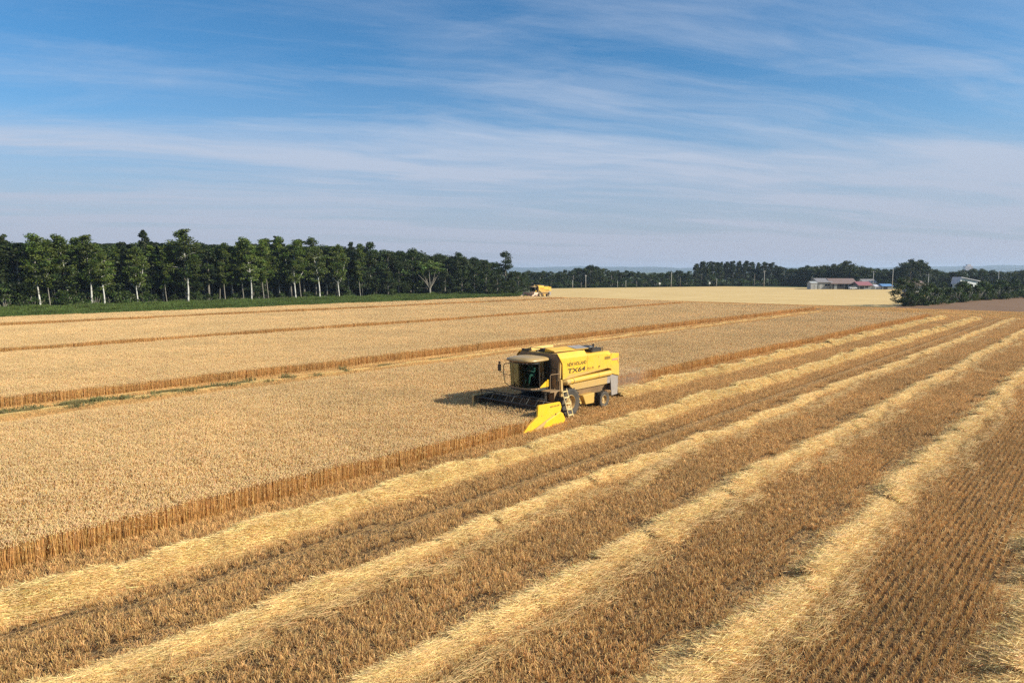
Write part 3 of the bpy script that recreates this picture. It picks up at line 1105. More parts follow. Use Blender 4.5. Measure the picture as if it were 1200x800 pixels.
for px, top, v, kind, var, lab in [
    (10, 275, -165, 'larch', 0, 'feathery pointed larch top at the left edge of the wood'),
    (145, 284, -166, 'pine', 1, 'dark flat-topped pine left of the lone larch top'),
    (173, 270, -168, 'larch', 1, 'lone larch whose pointed top stands above the wood'),
    (326, 277, -167, 'larch', 2, 'dark pointed larch left of the wide-forked birch'),
    (413, 284, -166, 'larch', 0, 'thin pointed larch above the dark stretch of wood'),
    (434, 284, -165, 'poplar', 0, 'tall full-leaved tree at the start of the dark stretch'),
    (484, 292, -163, 'oak', 0, 'round-topped leafy tree behind the pale vase-shaped one'),
    (537, 296, -158, 'oak', 1, 'two-headed leafy tree above the dark rounded wood'),
    (592, 295, -149, 'poplar', 1, 'tall lone leafy tree at the right end of the wood'),
]:
    x, y = on_v(px, v)
    plant(kind, var, x, y, height(top, y), lab, {'larch': 'larch', 'pine': 'pine'}.get(kind, 'tree'), None, wide=1.35 if px == 592 else 1.1)
x, y = on_v(504, -158.5)
plant('vase', 0, x, y, height(305, y), 'light green vase-shaped tree with bare spreading grey limbs', 'tree', None, wide=1.35)

# --- the dense wood behind: rows of pines, larches, leafy trees
top_line = [(-80, 286), (0, 284), (60, 286), (140, 287), (210, 284), (260, 288), (330, 287), (400, 290), (450, 293), (500, 296), (560, 303), (590, 309), (620, 318)]


def top_at(px):
    for (a, b), (c, d) in zip(top_line, top_line[1:]):
        if px <= c: return b + (d - b) * (px - a) / (c - a)
    return 316


i = 0
for row, v in enumerate((-164.5, -168.5, -172.5, -177, -182)):
    px = -70 + row * 5
    while px < 592 - row * 6:
        x, y = on_v(px, v + rt.uniform(-1.2, 1.2))
        left = px < 430
        kind = rt.choice(['pine', 'pine', 'larch', 'elm', 'slim_birch', 'pine']) if left else rt.choice(['oak', 'elm', 'oak', 'elm', 'poplar'])
        tp = top_at(px) + rt.uniform(-1.5, 4.5) + (2 if row == 0 else 0)
        h = max(6.5, height(tp, y))
        if left:
            nm = {'pine': ('dark pine in the dense wood behind the white birch trunks', 'pine'), 'larch': ('larch in the dense wood behind the white birch trunks', 'larch'),
                  'elm': ('leafy tree in the dense wood behind the white birch trunks', 'tree'), 'slim_birch': ('slim shaded birch inside the dense wood', 'birch')}[kind]
            grp = 'trees of the dense wood'
        else:
            nm = ('dark leafy tree in the rounded wood edge right of the birches', 'tree'); grp = 'rounded leafy trees right of the birches'
            h *= .98
        plant(kind, i, x, y, h, nm[0], nm[1], grp, wide=1.38 if left else 1.3)
        i += 1
        px += rt.uniform(8.5, 13) if row else rt.uniform(11, 16)
# right end of the wood: low rounded trees down to the ground
for px, top, v in [(455, 318, -160), (468, 309, -161.5), (522, 316, -157), (541, 312, -155), (556, 314, -153), (570, 317, -151), (583, 322, -148.5), (602, 330, -149), (598, 322, -150), (607, 319, -158), (614, 321, -163)]:
    x, y = on_v(px, v)
    plant('oak', px, x, y, height(top, y), 'low rounded tree at the foot of the dark leafy wood', 'tree', 'low trees along the foot of the leafy wood', wide=1.15)
# undergrowth
bl = [(3, 333), (14, 338), (30, 337), (24, 344), (40, 346), (53, 343), (75, 340), (86, 337), (97, 341), (112, 340), (130, 340), (141, 336), (150, 341), (172, 342), (182, 345), (205, 345),
      (232, 346), (244, 344), (275, 344), (302, 343), (330, 343), (360, 344), (385, 345), (410, 344), (440, 345), (520, 340), (550, 342)]
for k, (px, top) in enumerate(bl):
    x, y = on_v(px, -161.5 - (k % 3) * .8)
    lab = 'yellow-green bush standing out in the undergrowth near the left edge' if px == 30 else 'green bush in the undergrowth at the foot of the wood'
    plant('bush', k, x, y, height(top, y), lab, 'bush', None if px == 30 else 'undergrowth bushes at the foot of the wood', wide=1.1)


# --- the inside of the wood, one dark mass
def wood_mass():
    P = []
    for kind, k in (('pine', 0), ('pine', 1), ('elm', 0), ('bush', 0), ('bush', 1), ('oak', 2)):
        tm, cm, H = TREES[kind][k]
        me = bpy.data.meshes.new('wood_tree')
        bm = bmesh.new()
        bm.from_mesh(tm); n0 = len(bm.faces)
        bm.from_mesh(cm)
        bm.faces.ensure_lookup_table()
        for f in bm.faces[n0:]: f.material_index = 1
        bm.to_mesh(me); bm.free()
        me.materials.append(tm.materials[0]); me.materials.append(M_leaf)
        P.append((bpy.data.objects.new('wood_tree', me), H))
    r = np.random.default_rng(8)
    rows = []
    for _ in range(420):
        u = r.uniform(5, 178); v = r.uniform(-212, -184)
        x, y, z = W(u, v)
        w = r.choice([0, 1, 2, 5])
        h = min(11.5, height(top_at(600 + 800 * x / y) + 6, y))
        s = h / P[w][1] * r.uniform(.85, 1.0)
        rows.append((x, y, 0, r.uniform(0, 6.28), s * 1.2, s * 1.2, s, w))
    for _ in range(700):
        u = r.uniform(5, 176); v = r.uniform(-200, -163.5)
        x, y, z = W(u, v)
        s = r.uniform(.5, 1.15)
        rows.append((x, y, 0, r.uniform(0, 6.28), s * 1.3, s * 1.3, s, r.choice([3, 4])))
    scatter('dense_woodland', [p for p, _ in P], rows, 'dark inner mass of the wood behind its front trees', 'woodland')


wood_mass()

# --- far treeline beyond the harvested field
far_top = [(606, 318), (625, 317), (650, 318), (668, 316), (680, 313), (692, 310.5), (706, 314), (722, 317), (745, 317), (755, 320), (772, 319), (790, 317.5), (806, 317), (812, 309), (818, 306), (850, 306), (880, 306), (905, 308), (914, 311),
           (925, 314), (945, 311), (960, 310.5), (975, 311), (991, 306), (1002, 311), (1025, 314.5), (1040, 316), (1056, 311), (1064, 305.5), (1076, 305), (1086, 312), (1098, 317), (1112, 318), (1130, 315.5), (1148, 314), (1165, 317), (1185, 316.5), (1215, 316)]


def far_at(px):
    for (a, b), (c, d) in zip(far_top, far_top[1:]):
        if px <= c: return b + (d - b) * (px - a) / (c - a)
    return 316


def far_Y(px):
    pts = [(600, 350), (650, 345), (850, 388), (915, 392), (1000, 352), (1100, 345), (1230, 345)]
    for (a, b), (c, d) in zip(pts, pts[1:]):
        if px <= c: return b + (d - b) * (px - a) / (c - a)
    return 345


k = 0
for px in np.arange(606, 1050, 5.5):
    if 948 < px < 1030: continue
    Y = far_Y(px) - 1 + rt.uniform(-1, 2)
    plant('bush', int(px), at(px, Y), Y, rt.uniform(2.4, 4.2), 'dark low bush along the shaded foot of the far treeline', 'bush', 'low bushes along the far treeline', wide=1.7)
for row in range(3):
    px = 600 + row * 3
    while px < 1225:
        Y = far_Y(px) + 4 + row * 9 + rt.uniform(-2, 2)
        block = 812 <= px <= 912
        kind = rt.choice(['larch', 'pine', 'poplar']) if block else rt.choice(['thicket', 'thicket', 'oak', 'elm'] if row else ['thicket'])
        tp = far_at(px) + (rt.uniform(-.5, 2.5) if row else rt.uniform(.5, 4))
        h = max(4.0, height(tp, Y))
        lab, grp = (('dark tree of the tall plantation block behind the far field', 'plantation trees beyond the far field') if block
                    else ('dark leafy tree in the long treeline beyond the far field', 'leafy trees of the far treeline'))
        plant(kind, k, at(px, Y), Y, h, lab, 'tree', grp, wide=1.35 if not block else 1.15)
        k += 1
        px += rt.uniform(9, 13.5) if not block else rt.uniform(6, 9)
for px, top, Y, lab in [(692, 310.5, 352, 'tall rounded tree behind the pair of posts in the far treeline'), (991, 305.5, 356, 'pointed-crowned tree rising behind the long farm building'),
                        (1066, 304, 322, 'tall dark broad-crowned tree behind the hedge, highest on the right'), (1077, 304.5, 324, 'dark full tree joined to the tallest crown behind the hedge')]:
    plant('oak', px, at(px, Y), Y, height(top, Y), lab, 'tree', None, wide=1.25)
for px, top in [(730, 330), (768, 329), (782, 330), (804, 329), (835, 322), (908, 327), (925, 331), (655, 331)]:
    Y = far_Y(px) - 4
    plant('bush', px, at(px, Y), Y, height(top, Y), 'paler green bush at the foot of the far treeline', 'bush', 'pale bushes at the foot of the far treeline', wide=1.5)

# --- hedge on the right
HEDGE = [(1059, 325, 163, 'thicket', 'large dark bush-like tree at the left end of the hedge'), (1071, 327, 166, 'thicket', 'bright-topped tree grown into the back of the hedge end'),
         (1085, 336, 169, 'bush', ''), (1096, 337, 172, 'bush', ''), (1105, 331, 181, 'oak', 'rounded light green tree standing above the hedge'), (1112, 338, 179, 'bush', ''), (1122, 336, 184, 'bush', ''), (1134, 336, 188, 'bush', ''), (1145, 334, 193, 'bush', ''),
         (1156, 336, 197, 'bush', ''), (1168, 333, 203, 'bush', ''), (1180, 334, 208, 'bush', ''), (1192, 332, 214, 'bush', ''), (1204, 333, 220, 'bush', ''), (1217, 332, 226, 'bush', ''),
         (1090, 332, 178, 'bush', ''), (1128, 329, 200, 'bush', ''), (1150, 330, 208, 'bush', ''), (1172, 328, 216, 'bush', ''), (1190, 327, 224, 'bush', ''), (1208, 326, 232, 'bush', ''), (1080, 341, 165.5, 'bush', ''), (1066, 343, 161.5, 'bush', '')]
for k, (px, top, Y, kind, lab) in enumerate(HEDGE):
    plant(kind, k, at(px, Y), Y, height(top, Y), lab or 'green bush in the hedge along the bare soil', 'bush' if kind == 'bush' else 'tree', None if lab else 'bushes of the hedge', wide=1.35 if kind == 'bush' else 1.2)
# ------------------------------------------------------------------ combine harvester (x forward, y to its left, z up; origin on the ground under the front axle)
M_yel = plain('yellow_paint', (0.74, 0.42, 0.022), 0.42, .08, 3.0, dust=.45, dustcol=(0.50, 0.32, 0.11), low=.75)
M_dkin = plain('shade_toned_dirty_steel', (0.10, 0.065, 0.035), 0.7, .25, 5.0, dust=.4, dustcol=(0.20, 0.13, 0.07))  # shade inside the header put into the base colour, dirt mottled over it
M_tan = plain('dust_covered_sheet', (0.62, 0.44, 0.32), 0.8, .1, 3.0)
M_yel2 = plain('dusty_shaded_yellow_paint', (0.58, 0.34, 0.05), 0.55, .10, 4.0, dust=.70, dustcol=(0.42, 0.29, 0.14), low=.7)  # dust-dulled yellow; on the far crop divider it stands in for shade
M_hdr = plain('bright_yellow_paint', (0.75, 0.44, 0.016), 0.38, .05, 3.0, dust=.25, dustcol=(0.58, 0.41, 0.13))
M_brn = plain('dusty_shaded_brown_steel', (0.27, 0.165, 0.08), 0.75, .25, 5.0, dust=.5, dustcol=(0.30, 0.21, 0.12))  # dusty brown; on the tank front it stands in for shade
M_blk = plain('black_steel', (0.022, 0.020, 0.018), 0.5, .3, 6.0, dust=.25, dustcol=(0.12, 0.09, 0.06))
M_reel = plain('shade_deepened_reel_black', (0.012, 0.010, 0.009), 0.6, .3, 6.0)  # reel black deepened so the colour carries the header's shadow
M_rub = plain('tyre_rubber', (0.040, 0.036, 0.032), 0.85, .3, 9.0, dust=.6, dustcol=(0.15, 0.11, 0.07))
M_gry = plain('dusty_grey_sheet', (0.26, 0.225, 0.205), 0.6, .15, 4.0, dust=.4, dustcol=(0.38, 0.31, 0.24))
M_roof = plain('cab_roof_paint', (0.36, 0.23, 0.075), 0.36, .1, 3.0, dust=.4, dustcol=(0.40, 0.32, 0.23))
M_cream = plain('cream_rail_paint', (0.72, 0.56, 0.27), 0.5, .1, 5.0)
M_txt = plain('black_lettering', (0.035, 0.025, 0.012), 0.5, .1)
M_txt2 = plain('brown_lettering', (0.20, 0.11, 0.03), 0.5, .1)
M_red = plain('faded_red_strip', (0.55, 0.22, 0.16), 0.5, .1)
M_int = plain('cab_lining', (0.030, 0.034, 0.032), 0.8, .2)
M_steel = plain('worn_steel', (0.25, 0.22, 0.19), 0.35, .2, 6.0, metallic=.8)


def glass_mat(name, tint, refl=.08):
    m, T = mat_new(name)
    tr = T.n('ShaderNodeBsdfTransparent', ins={'Color': tuple(tint) + (1,)})
    gl = T.n('ShaderNodeBsdfGlossy', ins={'Color': (.9, 1, .97, 1), 'Roughness': .04})
    fr = T.n('ShaderNodeFresnel', ins={'IOR': 1.45})
    mx = T.n('ShaderNodeMixShader', ins={0: T.math('MULTIPLY', fr.outputs[0], .12), 1: tr.outputs[0], 2: gl.outputs[0]})
    T.n('ShaderNodeOutputMaterial', ins={'Surface': mx.outputs[0]})
    return m


M_glass = glass_mat('tinted_cab_glass', (.24, .30, .285))


def text(name, body, size, loc, parent, mat, width=None, shear=0.0, bold=.012, tall=None):
    cu = bpy.data.curves.new(name, 'FONT')
    cu.body = body
    cu.size = size
    cu.extrude = .003
    cu.offset = bold
    cu.shear = shear
    o = bpy.data.objects.new(name, cu)
    C.objects.link(o)
    bpy.context.view_layer.update()
    me = bpy.data.meshes.new_from_object(o.evaluated_get(bpy.context.evaluated_depsgraph_get()))
    bpy.data.objects.remove(o)
    co = np.array([v.co for v in me.vertices])
    x0, x1 = co[:, 0].min(), co[:, 0].max()
    k = (width / (x1 - x0)) if width else 1
    y0, y1 = co[:, 1].min(), co[:, 1].max()
    kz = tall / (y1 - y0)
    for v in me.vertices:
        # letters read towards the back of the machine, standing on its left side
        v.co = (loc[0] - (v.co.x - x0) * k, loc[1] + v.co.z, loc[2] + (v.co.y - y0) * kz)
    me.materials.clear(); me.materials.append(mat)
    return link_mesh(name, me, parent)


def wheel(root, cx, cy, R, w, hub_r, side, lugs):
    wn = MB()
    prof = [(hub_r, -w * .42), (R * .80, -w * .50), (R * .93, -w * .46), (R * .965, -w * .30), (R * .97, 0), (R * .965, w * .30), (R * .93, w * .46), (R * .80, w * .50), (hub_r, w * .42), (hub_r * .96, 0)]
    wn.lathe(prof, (cx, cy, R), 'y', 40, close=True)
    for k in range(lugs):
        for s in (-1, 1):
            a0 = 2 * PI * (k + (.5 if s > 0 else 0)) / lugs
            a1 = a0 + .16
            P = []
            for a, yy in ((a0, 0.0), (a0 + .07, 0.0), (a1 + .07, s * w * .5), (a1, s * w * .5)):
                for r in (R * .94, R * 1.0):
                    P.append((cx + r * math.cos(a), cy + yy, R + r * math.sin(a)))
            wn.add(P, [(0, 2, 3, 1), (2, 4, 5, 3), (4, 6, 7, 5), (6, 0, 1, 7), (1, 3, 5, 7)])
    tyre_parent = empty('wheel', (0, 0, 0))
    tyre_parent.parent = root
    wn.build('tyre', M_rub, tyre_parent)
    rm = MB()
    o = side * w
    rm.lathe([(hub_r, o * .40), (hub_r * .93, o * .42), (hub_r * .86, o * .30), (hub_r * .80, o * .14), (hub_r * .45, o * .05), (hub_r * .40, o * .20), (hub_r * .34, o * .26), (.001, o * .26)], (cx, cy, R), 'y', 32)
    rm.lathe([(hub_r, -o * .40), (hub_r * .9, -o * .38), (hub_r * .8, o * .1), (.001, o * .02)], (cx, cy, R), 'y', 32)
    for k in range(8):
        a = 2 * PI * k / 8
        rm.lathe([(.001, o * .15), (.028, o * .15), (.028, o * .02)], (cx + hub_r * .6 * math.cos(a), cy, R + hub_r * .6 * math.sin(a)), 'y', 6)
    rm.build('rim', M_yel2, tyre_parent)


def make_combine():
    R = empty('combine_harvester')
    # chassis and threshing body
    b = MB()
    b.box((-4.1, -1.02, .95), (1.0, 1.02, 2.35))
    b.prism([(-3.9, .95), (-3.2, .62), (-2.0, .60), (.2, .55), (.6, .95)], 'y', -.70, .70)
    b.build('chassis', M_brn, R, bevel=.02)
    ax = MB()
    ax.tube([(.15, -1.3, .85), (.15, 1.3, .85)], .13, 12)
    ax.box((-.1, -.98, .6), (.4, -.62, 1.2)); ax.box((-.1, .62, .6), (.4, .98, 1.2))
    ax.tube([(-3.35, -1.15, .55), (-3.35, 1.15, .55)], .09, 10)
    ax.box((-3.5, -.2, .5), (-3.2, .2, 1.0))
    ax.build('axle', M_blk, R)
    wheel(R, .15, 1.27, .85, .62, .44, 1, 20)
    wheel(R, .15, -1.27, .85, .62, .44, -1, 20)
    wheel(R, -3.35, 1.22, .52, .44, .27, 1, 16)
    wheel(R, -3.35, -1.22, .52, .44, .27, -1, 16)
    # grain tank: yellow sides, front face browned to stand in for its shade
    t = MB()
    prof = [(-1.50, 2.30), (-1.56, 3.38), (-1.34, 3.68), (1.34, 3.68), (1.56, 3.38), (1.50, 2.30)]
    t.prism(prof, 'x', -1.22, 1.16)
    t.build('grain_tank', M_yel2, R, bevel=.02)
    f = MB()
    f.prism([(-1.46, 1.75), (-1.50, 3.36), (-1.30, 3.64), (1.30, 3.64), (1.50, 3.36), (1.44, 2.30), (1.44, 1.75)], 'x', 1.163, 1.20)
    f.box((1.203, .97, 1.95), (1.23, 1.36, 2.85))
    f.box((1.203, -1.36, 1.95), (1.23, -.97, 2.85))
    tf = f.build('tank_front', M_brn, R)
    fr = MB()
    for s in (-1, 1):
        fr.tube([(1.235, s * .99, 1.95), (1.235, s * .99, 2.85), (1.235, s * 1.34, 2.85), (1.235, s * 1.34, 1.95)], .018, 6)
    fr.build('frame', M_blk, tf)
    fl = MB()
    fl.hexa([(1.12, .42, 3.74), (-2.05, .42, 3.70), (-2.05, 1.12, 3.70), (1.12, 1.12, 3.76)], [(1.12, .42, 3.93), (-2.05, .42, 3.84), (-2.05, 1.10, 3.72), (1.12, 1.10, 3.80)])
    lf = fl.build('tank_lid', M_yel, R)
    g = MB(); g.hexa([(-.85, .415, 3.875), (-2.07, .415, 3.843), (-2.07, 1.112, 3.724), (-.85, 1.112, 3.774)], [(-.85, .415, 3.888), (-2.07, .415, 3.856), (-2.07, 1.115, 3.737), (-.85, 1.115, 3.787)])
    g.build('cover_sheet', M_gry, lf)
    fl = MB()
    fl.hexa([(.9, -1.30, 3.70), (-1.1, -1.30, 3.70), (-1.1, -.72, 3.70), (.9, -.72, 3.70)], [(.9, -1.30, 3.74), (-1.1, -1.30, 3.74), (-1.1, -.80, 3.86), (.9, -.80, 3.88)])
    fl.build('tank_lid', M_yel2, R)
    rl = MB()
    rl.tube([(1.1, -.65, 3.68), (1.1, -.65, 3.90), (1.1, .30, 3.90), (1.1, .30, 3.68)], .022, 6)
    rl.tube([(1.1, -.2, 3.70), (.2, -.2, 3.78), (-1.0, -.2, 3.74)], .06, 8)
    rl.box((.4, -.12, 3.682), (.9, .28, 3.86)); rl.box((-.5, .0, 3.682), (.1, .34, 3.84))
    rl.box((1.12, -1.25, 3.684), (1.20, -.7, 3.80))
    rl.build('tank_fittings', M_blk, R)
    # left and right outer panels with the overhanging lower crease
    for s in (1, -1):
        p = MB()
        p.prism([(1.24, 3.42), (1.02, 3.12), (.98, 2.24), (.26, 2.48), (-1.29, 2.474), (-1.29, 3.383)], 'y', s * 1.565, s * 1.605)
        p.prism([(-1.32, 3.375), (-1.32, 2.474), (-3.36, 2.46), (-3.78, 2.36), (-3.78, 3.24), (-2.9, 3.34)], 'y', s * 1.563, s * 1.600)
        p.add([(1.24, s * 1.605, 3.42), (-1.30, s * 1.605, 3.383), (-1.30, s * 1.365, 3.69), (1.20, s * 1.365, 3.70)], [(0, 1, 2, 3)])
        sp = p.build('side_panel', M_yel, R)
        v_ = MB()
        for q in range(7): v_.box((-3.62 + .09 * q, min(s * 1.601, s * 1.608), 2.98), (-3.575 + .09 * q, max(s * 1.601, s * 1.608), 3.16))
        v_.build('vent', M_blk, sp)
        v_ = MB()
        for x_ in (.9, .3, -.6, -1.2, -1.42, -2.4, -3.3, -3.7):
            for z_ in (2.56, 3.22): v_.lathe([(.001, s * .010), (.022, s * .008), (.024, 0)], (x_, s * 1.603, z_), 'y', 6)
        v_.build('bolts', M_blk, sp)
        v_ = MB(); v_.box((-2.55, min(s * 1.601, s * 1.63), 2.62), (-2.40, max(s * 1.601, s * 1.63), 2.67)); v_.build('latch', M_blk, sp)
        c = MB()
        c.hexa([(.96, s * 1.40, 2.235), (.26, s * 1.40, 2.47), (-3.36, s * 1.40, 2.45), (-3.36, s * 1.36, 2.30)], [(.96, s * 1.60, 2.237), (.26, s * 1.60, 2.474), (-3.36, s * 1.60, 2.453), (-3.36, s * 1.38, 2.30)])
        c.build('crease', M_yel2, sp)
        if s > 0:
            text('lettering', 'NEW HOLLAND', .34, (.60, 1.607, 2.93), sp, M_txt, 1.80, .08, .008, .21)
            text('lettering', 'TX64', .48, (.56, 1.607, 2.54), sp, M_txt, 1.66, .10, .014, .27)
            text('lettering', 'PLUS', .20, (-1.30, 1.607, 2.57), sp, M_txt2, .64, .12, .002, .13)
        else:
            pass
    # engine hood and straw hood
    h = MB()
    h.prism([(-1.54, 2.40), (-1.55, 3.28), (-1.36, 3.44), (1.36, 3.44), (1.55, 3.28), (1.54, 2.40)], 'x', -3.78, -1.235)
    h.build('engine_hood', M_yel, R, bevel=.02)
    sh = MB()
    sh.hexa([(-4.70, -1.52, 1.84), (-3.80, -1.52, 2.05), (-3.80, 1.57, 2.05), (-4.70, 1.57, 1.84)], [(-4.66, -1.50, 3.24), (-3.80, -1.52, 3.30), (-3.80, 1.57, 3.30), (-4.66, 1.55, 3.24)])
    so = sh.build('straw_hood', M_yel, R, bevel=.03)
    st = MB(); st.box((-4.45, 1.572, 2.86), (-3.86, 1.580, 2.96)); st.build('warning_strip', M_red, so)
    st = MB(); st.prism([(-4.62, 3.12), (-4.40, 2.98), (-4.40, 2.92), (-4.62, 2.60)], 'y', 1.566, 1.574); st.build('rear_recess', M_yel2, so)
    e = MB()
    e.box((-3.35, .15, 3.445), (-2.30, 1.15, 3.62)); e.tube([(-3.05, .75, 3.62), (-3.05, .75, 3.86)], .06, 10)
    e.lathe([(.001, 3.78 - 3.45), (.36, 3.78 - 3.45), (.38, .28), (.38, 0.0)], (-2.60, .62, 3.45), 'z', 24)
    e.box((-3.40, -.9, 3.445), (-2.2, -.1, 3.60)); e.tube([(-2.3, 1.2, 3.44), (-2.3, 1.2, 3.72), (-3.4, 1.2, 3.66), (-3.4, 1.2, 3.44)], .025, 6)
    en = e.build('engine', M_blk, R)
    e = MB(); e.tube([(-2.95, 1.05, 3.50), (-2.95, 1.05, 3.74)], .05, 10); e.box((-2.75, 1.0, 3.58), (-2.5, 1.1, 3.70)); e.build('exhaust', M_steel, en)
    # straw outlet and chopper plates, grey with dust
    c = MB()
    for s in (1, -1):
        c.prism([(-3.78, 2.22), (-4.66, 1.86), (-4.60, .72), (-3.98, .70)], 'y', s * 1.46, s * 1.50)
    c.prism([(-4.62, 1.84), (-4.58, .90), (-4.54, .90), (-4.58, 1.84)], 'y', -1.455, 1.455)
    c.build('straw_chute', M_gry, R)
    # unloading auger folded back along the left side
    a = MB()
    a.tube([(.30, 1.50, 2.06), (-1.6, 1.51, 2.09), (-3.72, 1.52, 2.12)], .165, 16)
    ao = a.build('unloading_auger', M_yel, R, smooth=False)
    a = MB(); a.tube([(.02, 1.50, 2.064), (-.06, 1.50, 2.066)], .19, 16); a.tube([(-2.4, 1.512, 2.10), (-2.46, 1.512, 2.10)], .18, 16); a.build('collar', M_yel2, ao)
    a = MB(); a.tube([(.30, 1.50, 2.06), (.52, 1.48, 2.04), (.62, 1.36, 2.06), (.62, 1.05, 2.12)], [.17, .18, .18, .16], 14); a.build('elbow', M_yel2, ao)
    l = MB()
    l.hexa([(.0, 1.40, 1.50), (-3.44, 1.40, 1.48), (-3.44, 1.52, 1.48), (.0, 1.52, 1.50)], [(.32, 1.40, 1.88), (-3.44, 1.40, 1.90), (-3.44, 1.56, 1.90), (.32, 1.56, 1.88)])
    lo = l.build('lower_shield', M_yel2, R, bevel=.02)
    l = MB(); l.hexa([(-3.45, 1.40, 1.50), (-3.78, 1.40, 1.50), (-3.78, 1.50, 1.50), (-3.45, 1.50, 1.50)], [(-3.45, 1.40, 1.90), (-3.78, 1.40, 1.90), (-3.78, 1.54, 1.90), (-3.45, 1.54, 1.90)]); l.build('end_plate', M_gry, lo)
    # right side shields
    l = MB(); l.box((-3.6, -1.56, 1.5), (.3, -1.40, 2.3)); l.build('lower_shield', M_yel2, R, bevel=.02)
    # side slope under the shields, tool box, mudguard
    s_ = MB()
    s_.hexa([(-3.2, 1.03, 1.0), (-.6, 1.03, 1.0), (-.6, 1.20, 1.0), (-3.2, 1.20, 1.0)], [(-3.4, 1.03, 1.47), (-.1, 1.03, 1.47), (-.1, 1.42, 1.47), (-3.4, 1.42, 1.47)])
    s_.build('lower_body', M_brn, R)
    tb_ = MB()
    tb_.hexa([(-2.10, 1.15, .50), (-1.28, 1.15, .52), (-1.28, 1.53, .52), (-2.10, 1.53, .50)], [(-2.10, 1.10, 1.13), (-.93, 1.10, 1.10), (-.93, 1.58, 1.10), (-2.10, 1.58, 1.13)])
    tb_.build('tool_box', M_yel, R, bevel=.03)
    mg = MB()
    mg.hexa([(-.90, 1.25, .66), (-.80, 1.25, .60), (-.80, 1.52, .60), (-.90, 1.52, .66)], [(-.62, 1.25, 1.12), (-.48, 1.25, 1.06), (-.48, 1.52, 1.06), (-.62, 1.52, 1.12)])
    mg.build('mudguard', M_yel, R)
    # cab
    K = MB()
    K.box((1.26, -.93, 1.72), (2.30, .93, 1.86)); K.box((1.26, -.90, 1.86), (1.32, .90, 3.30))
    K.prism([(2.30, -.93), (2.62, -.80), (2.80, -.42), (2.86, 0), (2.80, .42), (2.62, .80), (2.30, .93)], 'z', 1.72, 1.86)
    cab = K.build('cab', M_int, R)
    front = [(2.20, .95), (2.48, .90), (2.68, .74), (2.80, .40), (2.84, 0), (2.80, -.40), (2.68, -.74), (2.48, -.90), (2.20, -.95)]
    gl = MB()
    n = len(front)
    vs = [(x, y, 1.88) for x, y in front] + [(x + .10, y * 1.01, 3.30) for x, y in front]
    gl.add(vs, [(i, i + 1, n + i + 1, n + i) for i in range(n - 1)])
    gl.build('windscreen', M_glass, cab, smooth=True, fix=False)
    sill = MB()
    sill.prism([(x + .025, y * 1.02) for x, y in front] + [(x - .03, y * .97) for x, y in reversed(front)], 'z', 1.79, 1.875)
    sill.build('sill', M_brn, cab)
    for s in (1, -1):
        d = MB(); d.add([(1.34, s * .945, 2.26), (1.55, s * .945, 2.26), (2.18, s * .945, 1.90), (2.26, s * .96, 3.30), (1.34, s * .95, 3.30)], [(0, 1, 2, 3, 4)])
        d.build('door', M_glass, cab, fix=False)
        d = MB(); d.prism([(1.30, 1.86), (2.16, 1.86), (2.16, 1.90), (1.55, 2.25), (1.30, 2.25)], 'y', s * .925, s * .955)
        d.build('lower_panel', M_hdr, cab)
        d = MB()
        d.tube([(2.20, s * .955, 1.86), (2.30, s * .968, 3.32)], .035, 6)
        d.tube([(1.32, s * .945, 1.86), (1.32, s * .955, 3.32)], .040, 6)
        d.tube([(2.0, s * .97, 2.30), (2.0, s * .985, 2.62)], .016, 6)
        d.build('pillar', M_blk, cab)
    ro = MB()
    rim = []
    for k in range(28):
        a = 2 * PI * k / 28
        ca, sa = math.cos(a), math.sin(a)
        x = 2.14 + .98 * (abs(ca) ** .45) * (1 if ca > 0 else -1)
        y = 1.03 * (abs(sa) ** .45) * (1 if sa > 0 else -1)
        if ca > 0: x -= .16 * (abs(sa) ** 2)
        rim.append((x, y))
    cx = 2.10
    rings = [(.95, 3.31), (1.0, 3.34), (1.0, 3.385), (.96, 3.44), (.82, 3.50), (.50, 3.55), (.2, 3.565)]
    vs = [(cx + (x - cx) * k, y * k, z) for k, z in rings for x, y in rim]
    m_ = 28
    fs = [(j * m_ + i, j * m_ + (i + 1) % m_, (j + 1) * m_ + (i + 1) % m_, (j + 1) * m_ + i) for j in range(len(rings) - 1) for i in range(m_)]
    fs += [tuple(range(m_ - 1, -1, -1)), tuple((len(rings) - 1) * m_ + i for i in range(m_))]
    ro.add(vs, fs)
    ro.build('roof', M_roof, cab, smooth=True)
    v = MB()
    v.prism([(x + .115, y * 1.03) for x, y in front] + [(x + .03, y * .99) for x, y in reversed(front)], 'z', 3.20, 3.325)
    v.build('visor', M_blk, cab)
    se = MB()
    se.box((1.42, -.26, 2.28), (1.92, .26, 2.40)); se.hexa([(1.36, -.26, 2.38), (1.46, -.26, 2.38), (1.46, .26, 2.38), (1.36, .26, 2.38)], [(1.34, -.22, 2.98), (1.40, -.22, 2.98), (1.40, .22, 2.98), (1.34, .22, 2.98)])
    se.box((1.5, -.15, 1.865), (1.8, .15, 2.28))
    se.build('seat', M_int, cab, bevel=.03)
    sw = MB()
    sw.tube([(2.42, 0, 1.865), (2.26, 0, 2.55)], .05, 8)
    c0 = Vector((2.24, 0, 2.60)); ux = Vector((0, 1, 0)); uy = Vector((.55, 0, .83)); uy.normalize()
    sw.tube([c0 + (ux * math.cos(2 * PI * k / 20) + uy * math.sin(2 * PI * k / 20)) * .20 for k in range(21)], .016, 6, cap=False)
    sw.tube([c0 - ux * .2, c0 + ux * .2], .014, 5); sw.tube([c0, c0 - uy * .2], .014, 5)
    sw.build('steering_wheel', M_blk, cab)
